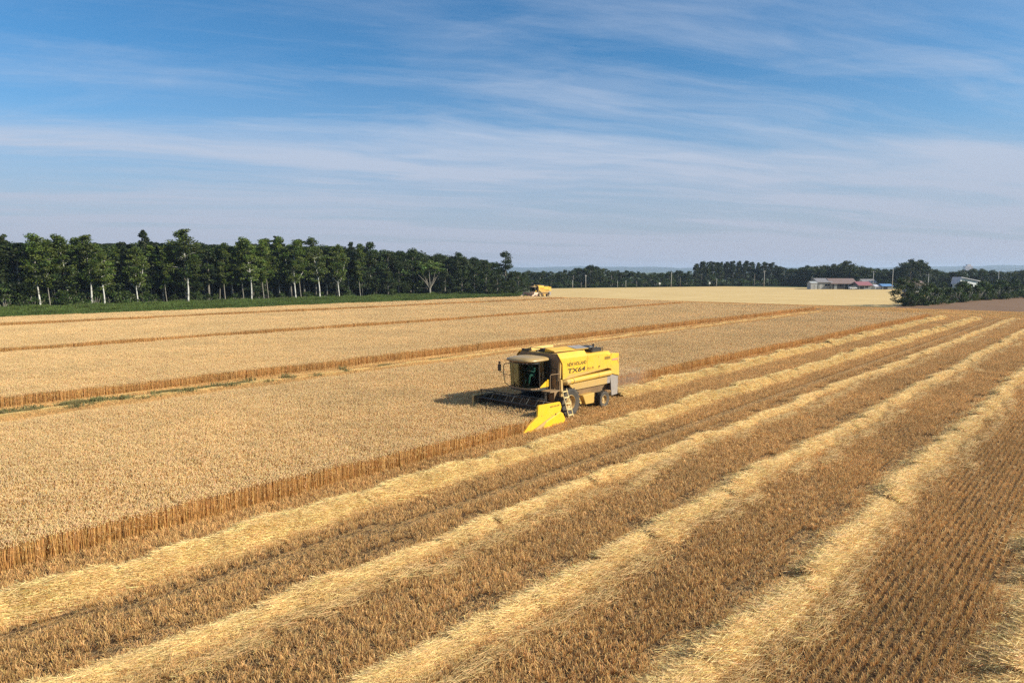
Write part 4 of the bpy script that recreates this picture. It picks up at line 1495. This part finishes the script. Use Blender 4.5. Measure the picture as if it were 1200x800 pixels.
    # work lamps under the roof edge
    for y in (-.62, -.38, .38, .62):
        w = MB(); w.lathe([(.001, .0), (.055, .0), (.055, -.07), (.03, -.10)], (2.99 - .18 * abs(y), y, 3.26), 'x', 12)
        w.build('work_lamp', M_gry, cab)
    # mirror on a bowed arm, right-hand front corner
    a = MB()
    a.tube([(2.50, -.95, 1.80), (2.56, -1.28, 1.95), (2.60, -1.36, 2.45), (2.60, -1.36, 2.95), (2.56, -1.25, 3.06), (2.46, -.98, 3.08)], .024, 8)
    a.tube([(2.60, -1.36, 2.45), (2.50, -.96, 2.42)], .018, 6)
    a.tube([(2.60, -1.36, 2.52), (2.66, -1.60, 2.56), (2.66, -1.62, 3.02)], .020, 6)
    ma = a.build('mirror_arm', M_blk, R)
    a = MB(); a.hexa([(2.60, -1.75, 2.62), (2.68, -1.76, 2.62), (2.70, -1.53, 2.62), (2.62, -1.52, 2.62)], [(2.60, -1.75, 3.0), (2.68, -1.76, 3.0), (2.70, -1.53, 3.0), (2.62, -1.52, 3.0)])
    a.box((2.61, -1.70, 3.03), (2.69, -1.56, 3.15))
    a.build('mirror', M_blk, ma, bevel=.02)
    # platform, rails and ladder on the left
    p = MB(); p.box((1.22, .97, 1.66), (2.10, 1.62, 1.71)); p.box((1.22, -1.50, 1.66), (2.0, -.97, 1.71))
    p.build('platform', M_brn, R)
    h = MB()
    h.tube([(1.28, 1.60, 1.71), (1.26, 1.60, 2.66), (1.22, 1.50, 2.72)], .022, 6)
    h.tube([(2.06, 1.58, 1.71), (2.06, 1.58, 2.55), (1.9, 1.50, 2.62), (1.26, 1.60, 2.62)], .018, 6)
    h.build('handrail', M_brn, R)
    po = MB(); po.hexa([(.90, 1.45, 1.30), (1.12, 1.45, 1.30), (1.12, 1.60, 1.30), (.90, 1.60, 1.30)], [(.99, 1.45, 2.25), (1.15, 1.45, 2.25), (1.15, 1.598, 2.25), (.99, 1.598, 2.25)])
    po.build('post', M_yel2, R, bevel=.02)
    ld = MB()
    A0, A1 = Vector((1.18, 1.70, 1.72)), Vector((.74, 1.86, .12))
    off = Vector((-.40, .0, 0.02))
    ld.tube([A0, A1], .030, 6); ld.tube([A0 + off, A1 + off], .030, 6)
    lo = ld.build('ladder', M_cream, R)
    for k in range(5):
        t = .08 + .21 * k
        p0 = A0.lerp(A1, t); p1 = p0 + off
        r_ = MB(); r_.hexa([p0 + Vector((0, -.07, -.02)), p0 + Vector((0, .05, -.02)), p1 + Vector((0, .05, -.02)), p1 + Vector((0, -.07, -.02))],
                           [p0 + Vector((0, -.07, .02)), p0 + Vector((0, .05, .02)), p1 + Vector((0, .05, .02)), p1 + Vector((0, -.07, .02))])
        r_.build('rung', M_cream, lo)
    # feeder house
    fh = MB()
    fh.hexa([(1.0, -.62, .90), (2.25, -.66, .28), (2.25, .66, .28), (1.0, .62, .90)], [(1.0, -.62, 1.62), (2.25, -.66, 1.02), (2.25, .66, 1.02), (1.0, .62, 1.62)])
    fh.tube([(1.3, -.72, .9), (2.1, -.78, .5)], .06, 8); fh.tube([(1.3, .72, .9), (2.1, .78, .5)], .06, 8)
    fh.build('feeder_house', M_blk, R, bevel=.02)
    # header
    hd = MB()
    HWid = 2.28
    hd.prism([(2.26, .16), (2.32, .16), (2.32, 1.12), (2.44, 1.16), (2.44, 1.20), (2.26, 1.20)], 'y', -HWid, HWid)
    hd.prism([(2.32, .16), (2.32, .12), (2.75, .08), (3.38, .10), (3.38, .13), (2.75, .12)], 'y', -HWid, HWid)
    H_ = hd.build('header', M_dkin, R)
    k = MB(); k.prism([(2.235, .18), (2.257, .18), (2.257, 1.19), (2.235, 1.19)], 'y', -HWid, HWid); k.build('rear_sheet', M_tan, H_)
    k = MB()
    k.box((3.38, -HWid, .105), (3.44, HWid, .135))
    for y in np.arange(-2.2, 2.25, .11):
        k.add([(3.44, y - .03, .105), (3.44, y + .03, .105), (3.56, y, .115), (3.44, y, .14)], [(0, 1, 2), (0, 2, 3), (1, 3, 2)])
    k.build('cutter_bar', M_steel, H_)
    a = MB(); a.tube([(2.72, -HWid, .46), (2.72, HWid, .46)], .17, 14)
    for s in (1, -1):
        vs, fs = [], []
        for i in range(121):
            y = s * (.35 + 1.88 * i / 120); an = s * 2 * PI * i / 30
            for r in (.165, .29):
                vs.append((2.72 + r * math.cos(an), y, .46 + r * math.sin(an)))
        for i in range(120): fs.append((2 * i, 2 * i + 1, 2 * i + 3, 2 * i + 2))
        a.add(vs, fs)
    for i in range(10):
        an = i * 2.4; y = -.32 + .07 * i
        a.tube([(2.72, y, .46), (2.72 + .30 * math.cos(an), y, .46 + .30 * math.sin(an))], .012, 5)
    a.build('feed_auger', M_brn, H_)
    # reel: six tine bats on spiders
    r = MB()
    rc = (3.50, 1.12); rr = .53
    r.tube([(rc[0], -2.16, rc[1]), (rc[0], 2.16, rc[1])], .055, 10)
    for i in range(6):
        an = 2 * PI * i / 6 + .25
        x, z = rc[0] + rr * math.cos(an), rc[1] + rr * math.sin(an)
        r.tube([(x, -2.16, z), (x, 2.16, z)], .024, 6)
        for y in np.arange(-2.1, 2.15, .15):
            r.add([(x - .006, y - .008, z), (x + .006, y + .008, z), (x + .04, y, z - .26)], [(0, 1, 2)])
        for y in (-2.12, -1.05, 0, 1.05, 2.12):
            r.tube([(rc[0], y, rc[1]), (x, y, z)], .022, 5)
            an2 = an + PI / 3
            r.tube([(x, y, z), (rc[0] + rr * math.cos(an2), y, rc[1] + rr * math.sin(an2))], .014, 4)
    r.build('reel', M_reel, H_)
    for s in (1, -1):
        q = MB(); q.tube([(2.40, s * 2.205, 1.16), (3.0, s * 2.205, 1.26), (3.62, s * 2.205, 1.12)], .045, 8)
        q.tube([(2.5, s * 2.205, .75), (3.1, s * 2.205, 1.22)], .028, 8)
        q.build('reel_arm', M_blk, H_)
    for s in (1, -1):
        d = MB()
        up = [(5.20, .10), (4.86, .40), (4.10, .78), (4.06, 1.30), (3.98, 1.36), (2.26, 1.30), (2.20, 1.22), (2.12, 1.02), (2.20, .80), (3.30, .52), (4.40, .16)]
        d.prism(up, 'y', s * 2.30, s * 2.42)
        d.prism([(5.22, .08), (4.40, .13), (3.62, .02), (3.66, .00), (4.6, .05)], 'y', s * 2.31, s * 2.40)
        do = d.build('crop_divider', M_hdr if s > 0 else M_yel2, H_, bevel=.03)  # far divider takes the duller yellow: its shaded side is painted in
        lo_ = MB()
        lo_.prism([(3.42, .40), (2.24, .78), (1.98, .64), (1.80, .34), (1.84, .20), (2.04, .08), (3.45, .02), (3.66, .12)], 'y', s * 2.30, s * 2.45)
        lo_.build('drive_cover', M_hdr, do, bevel=.04)
        gr = MB()
        gr.prism([(4.36, .14), (3.32, .505), (2.20, .795), (2.24, .735), (3.38, .41), (3.72, .10)], 'y', s * 2.33, s * 2.405)
        gr.build('groove', M_yel2, do)
        bo = MB(); bo.lathe([(.001, s * .02), (.05, s * .02), (.05, 0)], (2.62, s * 2.41, .70), 'y', 10); bo.build('bolt', M_blk, do)
        if s > 0:
            text('lettering', 'NEW HOLLAND', .12, (3.10, 2.424, 1.10), do, M_txt2, .80, .1, .002, .09)
        # steel lining seen from inside
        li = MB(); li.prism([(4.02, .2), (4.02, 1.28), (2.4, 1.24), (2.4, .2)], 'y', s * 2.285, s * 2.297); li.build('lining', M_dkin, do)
    # front braces between feeder house and header top
    br = MB()
    for y in (-1.3, 1.3): br.tube([(2.24, y, 1.15), (1.5, y * .5, 1.3)], .04, 8)
    br.tube([(2.2, .9, 1.24), (1.7, .9, 1.5), (1.3, .8, 1.58)], .022, 6); br.tube([(2.2, 1.0, 1.24), (1.75, 1.05, 1.45), (1.3, .9, 1.52)], .022, 6)
    br.build('hydraulic_hose', M_blk, R)
    return R


COMB = make_combine()
ANG = math.atan2(-RU[1], -RU[0])
COMB.location = W(30.5, VC, 0)
COMB.rotation_euler = (0, 0, ANG)
tag(COMB, 'large yellow combine harvester cutting wheat in the middle of the field', 'combine harvester', 'combine harvesters')


# ------------------------------------------------------------------ the driver, seated in the cab
M_skin = plain('skin', (0.45, 0.26, 0.18), 0.6, .08)
M_cloth = plain('teal_work_clothes', (0.25, 0.56, 0.46), 0.8, .08, 8.0)
M_hair = plain('dark_hair', (0.02, 0.016, 0.013), 0.6, .1)
M_shoe = plain('dark_shoes', (0.03, 0.025, 0.02), 0.6, .1)
M_eye = plain('eye', (0.03, 0.02, 0.02), 0.3, .0)


def skin_body(name, verts, edges, radii, mat, parent, root=0, sub=1):
    me = bpy.data.meshes.new(name)
    me.from_pydata(verts, edges, [])
    o = bpy.data.objects.new(name, me)
    C.objects.link(o)
    md = o.modifiers.new('skin', 'SKIN')
    for i, l in enumerate(me.skin_vertices[0].data):
        r_ = radii[i]
        l.radius = (r_, r_) if not hasattr(r_, '__len__') else r_
        l.use_root = (i == root)
    md.use_smooth_shade = True
    s = o.modifiers.new('sub', 'SUBSURF'); s.levels = sub; s.render_levels = sub
    bpy.context.view_layer.update()
    m2 = bpy.data.meshes.new_from_object(o.evaluated_get(bpy.context.evaluated_depsgraph_get()))
    bpy.data.objects.remove(o)
    m2.materials.clear(); m2.materials.append(mat)
    for p in m2.polygons: p.use_smooth = True
    if parent is None:
        return link_mesh(name, m2)
    return link_mesh(name, m2, parent)


def person():
    V, E, Rr = [], [], []
    def chain(start, pts):
        last = start
        for p, r in pts:
            V.append(p); Rr.append(r)
            E.append((last, len(V) - 1)) if last is not None else None
            last = len(V) - 1
        return last
    # local frame: x forward, z up from the cab floor; hip at (0,0,.60)
    chain(None, [((0, 0, .60), (.15, .12))])
    sp = chain(0, [((.03, 0, .76), (.14, .105)), ((.07, 0, .94), (.155, .11)), ((.10, 0, 1.07), (.10, .08))])
    nk = chain(sp, [((.13, 0, 1.17), .055), ((.155, 0, 1.24), .075)])
    hd = chain(nk, [((.165, 0, 1.32), .098), ((.165, 0, 1.40), .080)])
    chain(nk + 0, [((.262, 0, 1.285), .022)])                      # nose
    for s in (1, -1):
        chain(nk + 1, [((.16, s * .105, 1.30), .022)])             # ears
        sh = chain(sp - 0, [((.10, s * .19, 1.05), .062)])
        el = chain(sh, [((.20, s * .27, .84), .045), ((.26, s * .275, .78), .042)])
        wr = chain(el, [((.52, s * .20, .86), .028), ((.56, s * .19, .875), .034)])
        for k in range(4):
            y = s * (.19 - .026 * (k - 1.5))
            L = (.075, .085, .08, .062)[k]
            chain(wr, [((.60, y, .895), .0105), ((.60 + L * .55, y - s * .004, .90), .0095), ((.60 + L * .6, y - s * .006, .872), .008)])
        chain(wr, [((.57, s * .155, .885), .011), ((.60, s * .14, .90), .009)])
        kn = chain(0, [((.06, s * .10, .585), .095), ((.28, s * .14, .60), .080), ((.47, s * .15, .575), .062)])
        an = chain(kn, [((.50, s * .15, .36), .055), ((.55, s * .15, .10), .040)])
        chain(an, [((.60, s * .15, .055), .042), ((.74, s * .155, .045), .032)])
    body = skin_body('person', V, E, Rr, M_skin, None)
    # clothes: jacket and trousers over the body
    V, E, Rr = [], [], []
    chain(None, [((0, 0, .60), (.165, .135))])
    sp = chain(0, [((.03, 0, .76), (.155, .12)), ((.07, 0, .94), (.17, .125)), ((.10, 0, 1.08), (.11, .09))])
    for s in (1, -1):
        sh = chain(sp, [((.10, s * .19, 1.05), .075)])
        chain(sh, [((.20, s * .27, .84), .058), ((.26, s * .275, .78), .055), ((.49, s * .21, .855), .040)])
        kn = chain(0, [((.06, s * .10, .585), .108), ((.28, s * .14, .60), .092), ((.47, s * .15, .575), .075)])
        chain(kn, [((.50, s * .15, .36), .068), ((.545, s * .15, .12), .056)])
    skin_body('work_clothes', V, E, Rr, M_cloth, body)
    h = MB()
    prof = []
    for j in range(7):
        a = PI / 2 * j / 6
        prof.append((.118 * math.sin(a + .02), .115 * math.cos(a)))
    h.lathe(prof, (.145, 0, 1.355), 'z', 18)
    h.build('hair', M_hair, body, smooth=True)
    for s in (1, -1):
        e = MB(); e.lathe([(.001, .012), (.009, .009), (.012, 0), (.009, -.009), (.001, -.012)], (.250, s * .036, 1.322), 'z', 8); e.build('eye', M_eye, body)
        f = MB(); f.hexa([(.50, s * .15 - .05, .0), (.80, s * .155 - .05, .0), (.80, s * .155 + .05, .0), (.50, s * .15 + .05, .0)], [(.50, s * .15 - .05, .12), (.78, s * .155 - .045, .07), (.78, s * .155 + .045, .07), (.50, s * .15 + .05, .12)])
        f.build('shoe', M_shoe, body, bevel=.02)
    m = MB(); m.box((.248, -.026, 1.248), (.258, .026, 1.256)); m.build('mouth', plain('lips', (.30, .12, .10), .6, .05), body)
    return body


PER = person()
ca, sa = math.cos(ANG), math.sin(ANG)
def on_machine(x, y, z):
    o = COMB.location
    return (o.x + x * ca - y * sa, o.y + x * sa + y * ca, o.z + z)
PER.location = on_machine(1.64, 0.0, 1.865)
PER.rotation_euler = (0, 0, ANG)
tag(PER, 'driver in teal work clothes seated at the wheel inside the harvester cab', 'person')

# the second machine far off by the end of the wood
COMB2 = dup(COMB, (at(630, 217), 217, 0), ANG - rad(4), None, 'small distant yellow combine harvester working beside the end of the wood')


for ch in COMB2.children:
    if ch.name.startswith('header'):
        ch.location.z += .40            # lifted for the turn at the field end, grey-pink with dust
        for g in [ch] + list(ch.children):
            if g.name.split('.')[0] in ('header', 'crop_divider', 'reel', 'feed_auger'):
                g.material_slots[0].link = 'OBJECT'
                g.material_slots[0].material = M_tan
# ------------------------------------------------------------------ dust behind the near machine
def dust():
    b = MB()
    b.lathe([(.001, -2.6), (.9, -2.2), (1.5, -1.0), (1.6, .6), (1.1, 2.0), (.001, 2.7)], (0, 0, 0), 'x', 16)
    m, T = mat_new('dust')
    tc = T.n('ShaderNodeTexCoord')
    n1 = T.noise(tc.outputs['Object'], .9, 4, .6, .5)
    ln = T.n('ShaderNodeVectorMath', operation='LENGTH', ins={0: T.n('ShaderNodeMapping', ins={'Vector': tc.outputs['Object'], 'Scale': (.38, .66, .66)}).outputs[0]}).outputs['Value']
    fall = T.ramp(ln, 0.1, 0.98, (1, 1, 1, 1), (0, 0, 0, 1))
    d = T.math('MULTIPLY', T.math('MULTIPLY', T.ramp(n1, .38, .72), fall), .48)
    v = T.n('ShaderNodeVolumePrincipled', ins={'Color': (.80, .66, .50, 1), 'Density': d, 'Anisotropy': .2})
    T.n('ShaderNodeOutputMaterial', ins={'Volume': v.outputs[0]})
    o = b.build('dust', m)
    o.location = W(38.0, VC - .2, 1.15)
    o.rotation_euler = (0, 0, PI / 2 - PHI)
    o.scale = (1.25, 1.25, .70)
    tag(o, 'faint tan dust trailing behind the near combine', 'dust', None, 'stuff')


dust()

# ------------------------------------------------------------------ posts along the far road
M_conc = plain('concrete_pole', (0.36, 0.345, 0.32), 0.8, .12)
M_wood = plain('old_post', (0.20, 0.17, 0.14), 0.8, .2)
M_sig = plain('white_sign_face', (0.72, 0.72, 0.70), 0.5, .05)


def pole(px, top, Y, label, arm=False, r=.16, mat=None, kind='utility_pole'):
    x = at(px, Y); h = height(top, Y)
    o = empty(kind, (x, Y, 0), rt.uniform(0, 3))
    b = MB(); b.tube([(0, 0, 0), (0, 0, h * .5), (0, 0, h)], [r, r * .88, r * .72], 10); b.build('pole', mat or M_conc, o, smooth=True)
    if arm:
        b = MB(); b.box((-.9, -.06, h - .55), (.9, .06, h - .43)); b.build('crossarm', M_wood, o)
        for s in (-.75, 0.3, .75):
            b = MB(); b.lathe([(.05, 0), (.07, .06), (.05, .12), (.07, .18), (.001, .22)], (s, 0, h - .43), 'z', 8); b.build('insulator', M_sig, o)
    return tag(o, label, 'pole', 'poles in front of the far treeline')


pole(671, 328.3, 329, 'short pale post left of the tall first pole, right of the distant combine')
pole(681, 330.5, 331, 'dim stub post between the two leftmost pale poles', r=.12, mat=M_wood)
pole(686.3, 322, 329, 'tall pale pole just right of the distant combine', arm=True)
pole(723.5, 329, 338, 'short pole between the tall first pole and the clipped bushes', r=.12)
pole(733.3, 328.5, 336, 'slightly taller short pole, right of the pair of short ones', r=.13)
pole(746, 329, 342, 'dim thin post left of the clipped bushes', r=.11, mat=M_wood)
pole(786.5, 319, 350, 'tallest pale pole left of the tall plantation block', arm=True)
pole(797, 325, 362, 'thin dim pole close right of the tallest pale one', r=.11, mat=M_wood)
pole(839.6, 326, 362, 'short pale pole under the left part of the plantation', r=.15)
pole(884, 321, 368, 'dim weathered pole under the right part of the plantation', r=.14, mat=M_wood)
pole(895.3, 317, 358, 'tall pale pole under the right end of the plantation', arm=True)
pole(951, 324, 322, 'thin post at the left end of the grey farm shed', r=.09)
pole(956.5, 325, 320, 'second thin post, by the corner of the grey farm shed', r=.09)
pole(1022.7, 317.5, 318, 'pale pole behind the red roofed house', arm=True)
pole(1045.3, 315, 306, 'tall pole left of the dark hedge end', arm=True)
pole(1087, 321, 262, 'pale pole above the middle of the hedge', arm=True)
pole(1169, 317.5, 296, 'lone pole on the right behind the hedge', arm=True)


def roadside_sign(px, y0, Y, label):
    o = empty('road_sign', (at(px, Y), Y, 0))
    h = height(y0, Y)
    b = MB(); b.tube([(0, 0, 0), (0, 0, h)], .06, 8); b.build('post', M_wood, o)
    b = MB(); b.box((-.4, -.10, h - 1.0), (.4, -.065, h)); b.build('panel', M_sig, o, bevel=.02)
    tag(o, label, 'sign')


roadside_sign(773, 331, 350, 'small white board beside the clipped bushes left of the tallest pole')
roadside_sign(831.5, 330.5, 364, 'tiny white board at the foot of the plantation')

# ------------------------------------------------------------------ farm buildings
M_wgrey = plain('grey_cladding', (0.22, 0.235, 0.23), 0.7, .1, 1.5)
M_wlight = plain('pale_cladding', (0.36, 0.365, 0.36), 0.7, .1, 1.5)
M_wwhite = plain('white_cladding', (0.58, 0.58, 0.58), 0.6, .06, 1.5)
M_rbrown = plain('brown_roof_tin', (0.20, 0.135, 0.115), 0.6, .12, 1.0)
M_rgrey = plain('grey_roof_tin', (0.22, 0.20, 0.20), 0.6, .12, 1.0)
M_rred = plain('red_roof_tin', (0.30, 0.11, 0.115), 0.5, .1, 1.0)
M_rblue = plain('blue_roof_tin', (0.12, 0.24, 0.44), 0.45, .1, 1.0)
M_rsteel = plain('weathered_white_roof', (0.50, 0.48, 0.52), 0.5, .1, 1.0)
M_dark = plain('dark_opening', (0.018, 0.018, 0.020), 0.9, .1)
M_win = glass_mat('window_glass', (.10, .12, .13))


def house(name, px0, px1, Y, eave, ridge, depth, wall, roof, label, cat_='building', rz=0.0, openings=(), over=.5, mono=None, doors=()):
    """openings: (x0,x1,z0,z1,kind) as fractions of the front; ridge runs along the front"""
    x0, x1 = at(px0, Y), at(px1, Y)
    w = x1 - x0
    o = empty(name, ((x0 + x1) / 2, Y, 0), rz)
    ze = height(eave, Y); zr = height(ridge, Y)
    b = MB()
    b.box((-w / 2, 0, -.1), (w / 2, depth, ze))
    if mono is None:
        for s in (-1, 1):
            b.prism([(0, ze), (depth, ze), (depth / 2, zr - .12)], 'x', s * w / 2, s * (w / 2 - .15))
    b.build('wall', wall, o)
    r = MB()
    if mono is None:
        for q in (0, 1):
            ya, yb = (-over, depth / 2) if q == 0 else (depth / 2, depth + over)
            za = ze - over * (zr - ze) / (depth / 2); 
            zA, zB = (za, zr) if q == 0 else (zr, za)
            r.hexa([(-w / 2 - over, ya, zA), (w / 2 + over, ya, zA), (w / 2 + over, yb, zB), (-w / 2 - over, yb, zB)],
                   [(-w / 2 - over, ya, zA + .14), (w / 2 + over, ya, zA + .14), (w / 2 + over, yb, zB + .14), (-w / 2 - over, yb, zB + .14)])
    r.build('roof', roof, o)
    rib = MB()
    for i, (a0, a1, c0, c1, kind) in enumerate(openings):
        xx0, xx1 = -w / 2 + a0 * w, -w / 2 + a1 * w
        f = MB()
        if kind == 'bay':
            f.box((xx0, -.03, c0 * ze), (xx1, .03, c1 * ze)); f.build('open_bay', M_dark, o)
        elif kind == 'door':
            f.box((xx0, -.06, 0), (xx1, -.01, c1 * ze)); d = f.build('door', M_wlight, o)
            g = MB(); g.box((xx1 - .25, -.12, c1 * ze * .45), (xx1 - .15, -.06, c1 * ze * .5)); g.build('handle', M_dark, d)
        else:
            t = .07
            f.box((xx0 - t, -.06, c0 * ze - t), (xx1 + t, -.01, c0 * ze)); f.box((xx0 - t, -.06, c1 * ze), (xx1 + t, -.01, c1 * ze + t))
            f.box((xx0 - t, -.06, c0 * ze + .001), (xx0, -.01, c1 * ze - .001)); f.box((xx1, -.06, c0 * ze + .001), (xx1 + t, -.01, c1 * ze - .001))
            f.box(((xx0 + xx1) / 2 - .025, -.055, c0 * ze + .001), ((xx0 + xx1) / 2 + .025, -.012, c1 * ze - .001))
            wn = f.build('window', M_wwhite, o)
            g = MB(); g.box((xx0, -.03, c0 * ze), (xx1, -.02, c1 * ze)); g.build('pane', M_win, wn)
    return tag(o, label, cat_, 'farm buildings')


house('barn', 974.5, 1003.5, 316, 332.0, 326.6, 9, M_wgrey, M_rbrown, 'long farm barn with brown roof and dark open bays', openings=[(.02, .10, 0, .9, 'bay'), (.22, .50, 0, .92, 'bay'), (.52, .66, 0, .92, 'bay'), (.70, .86, .4, .9, 'bay'), (.90, .97, 0, .8, 'door')])
house('barn', 958.5, 974.0, 317, 330.6, 326.4, 9, M_wgrey, M_rgrey, 'grey-green barn with grey roof joined to the brown roofed one', openings=[(.1, .32, 0, .75, 'door'), (.5, .9, .45, .75, 'window')])
house('shed', 950.0, 957.6, 315, 331.8, 330.0, 4, M_wlight, M_wlight, 'small pale grey shed at the left end of the farm', 'shed', over=.15, openings=[(.55, .85, 0, .75, 'door')])
house('farmhouse', 1006.5, 1021.0, 312, 334.0, 330.4, 7, M_wgrey, M_rred, 'low house with faded red roof right of the long barn', 'house', openings=[(.06, .40, .1, .7, 'bay'), (.5, .75, .3, .75, 'window')])
house('farmhouse', 1013.0, 1026.5, 326, 331.2, 327.3, 8, M_wwhite, M_rgrey, 'white house with grey roof standing behind the red roofed one', 'house', openings=[(.75, .95, .35, .75, 'window'), (.70, .73, 0, .01, 'door')])
house('shed', 1034.0, 1046.0, 312, 335.2, 333.0, 5, M_wgrey, M_rblue, 'low shed with bright blue roof by the hedge', 'shed', over=.3, openings=[(.1, .5, 0, .8, 'bay')])
house('shed', 1025.5, 1032.5, 313, 335.8, 333.8, 4, M_wwhite, M_rsteel, 'small whitish shed between the red and blue roofs', 'shed', over=.2, openings=[(.2, .5, 0, .8, 'door')])
house('shed', 1069.0, 1084.0, 268, 334.4, 329.6, 7, M_wgrey, M_rbrown, 'shed with plain brown roof showing above the hedge', 'shed', over=.4, openings=[(.2, .5, .2, .8, 'window')])


def white_barn():
    Y = 270
    x0, x1, x2 = at(1124, Y), at(1134, Y), at(1151, Y)
    o = empty('barn', (x0, Y, 0), rad(14))
    zt = height(324.8, Y); zr = height(329.2, Y); zl = zt - 2.6
    w = x2 - x0
    b = MB()
    b.prism([(0, -.1), (w - .4, -.1), (w - .4, zr - .25), (.25, zt - .25), (-.35, zl)], 'y', 0, 3)
    b.build('wall', M_wwhite, o)
    r = MB()
    r.hexa([(.0, -.6, zt - .1), (w + .3, -.6, zr - .2), (w + .3, 3.5, zr - .2), (.0, 3.5, zt - .1)], [(.0, -.6, zt + .12), (w + .3, -.6, zr + .02), (w + .3, 3.5, zr + .02), (.0, 3.5, zt + .12)])
    r.hexa([(.0, -.6, zt - .1), (-.65, -.6, zl - .1), (-.65, 3.5, zl - .1), (.0, 3.5, zt - .1)], [(.0, -.6, zt + .1), (-.65, -.6, zl + .1), (-.65, 3.5, zl + .1), (.0, 3.5, zt + .1)])
    r.build('roof', M_rsteel, o)
    f = MB(); f.box((4.3, -.08, zr - 2.3), (6.6, -.01, zr - 1.3)); wn = f.build('window', M_wgrey, o)
    f = MB(); f.box((4.42, -.10, zr - 2.2), (6.48, -.082, zr - 1.4)); f.build('pane', M_win, wn)
    tag(o, 'white barn with one long slanting roof behind the hedge', 'barn', 'farm buildings')


white_barn()


def far_block():
    Y = 2600
    x0, x1 = at(1131, Y), at(1139.5, Y)
    o = empty('apartment_block', ((x0 + x1) / 2, Y, 0))
    w = x1 - x0; z = height(311.6, Y)
    m = plain('pinkish_render', (0.52, 0.42, 0.40), .8, .06, .1)
    b = MB(); b.box((-w / 2, 0, -.5), (w / 2, 16, z)); b.build('wall', m, o)
    b = MB(); b.box((-w * .22, 2, z), (w * .30, 12, height(309.6, Y))); b.build('roof_house', m, o)
    for k in range(6):
        b = MB()
        b.box((-w / 2 + .8, -.12, 3 + k * (z - 4) / 6), (w / 2 - .8, -.02, 4.3 + k * (z - 4) / 6)); b.build('window', M_win, o)
    tag(o, 'pinkish block of flats far away on the skyline at right', 'building')


far_block()


def car():
    Y = 313
    o = empty('parked_car', (at(995.5, Y), Y - 3.0, 0), rad(3))
    b = MB(); b.prism([(-1.7, .35), (1.7, .35), (1.75, .80), (1.30, .92), (.85, 1.42), (-1.45, 1.45), (-1.75, .95)], 'y', -.75, .75); b.build('body', M_wwhite, o, bevel=.08)
    b = MB(); b.prism([(1.12, .98), (.80, 1.36), (-1.35, 1.38), (-1.5, .98)], 'y', -.758, .758); b.build('window', M_dark, o)
    for x in (-1.05, 1.1):
        for s in (-1, 1):
            b = MB(); b.lathe([(.001, s * .09), (.2, s * .09), (.3, s * .07), (.31, 0), (.3, -s * .07), (.001, -s * .08)], (x, s * .70, .31), 'y', 16); b.build('wheel', M_blk, o)
    tag(o, 'white car parked in front of the long brown roofed barn', 'car')


car()


# ------------------------------------------------------------------ the air between here and the horizon
def haze():
    b = MB(); b.box((-8900, -250, -1.2), (8900, 8950, 82))
    m, T = mat_new('haze')
    v = T.n('ShaderNodeVolumePrincipled', ins={'Color': (.60, .76, 1.0, 1), 'Density': HAZE, 'Anisotropy': 0.1})
    T.n('ShaderNodeOutputMaterial', ins={'Volume': v.outputs[0]})
    m.cycles.homogeneous_volume = True
    tag(b.build('haze', m), 'pale summer haze over the whole landscape', 'haze', None, 'stuff')


HAZE = 1.3e-4
haze()
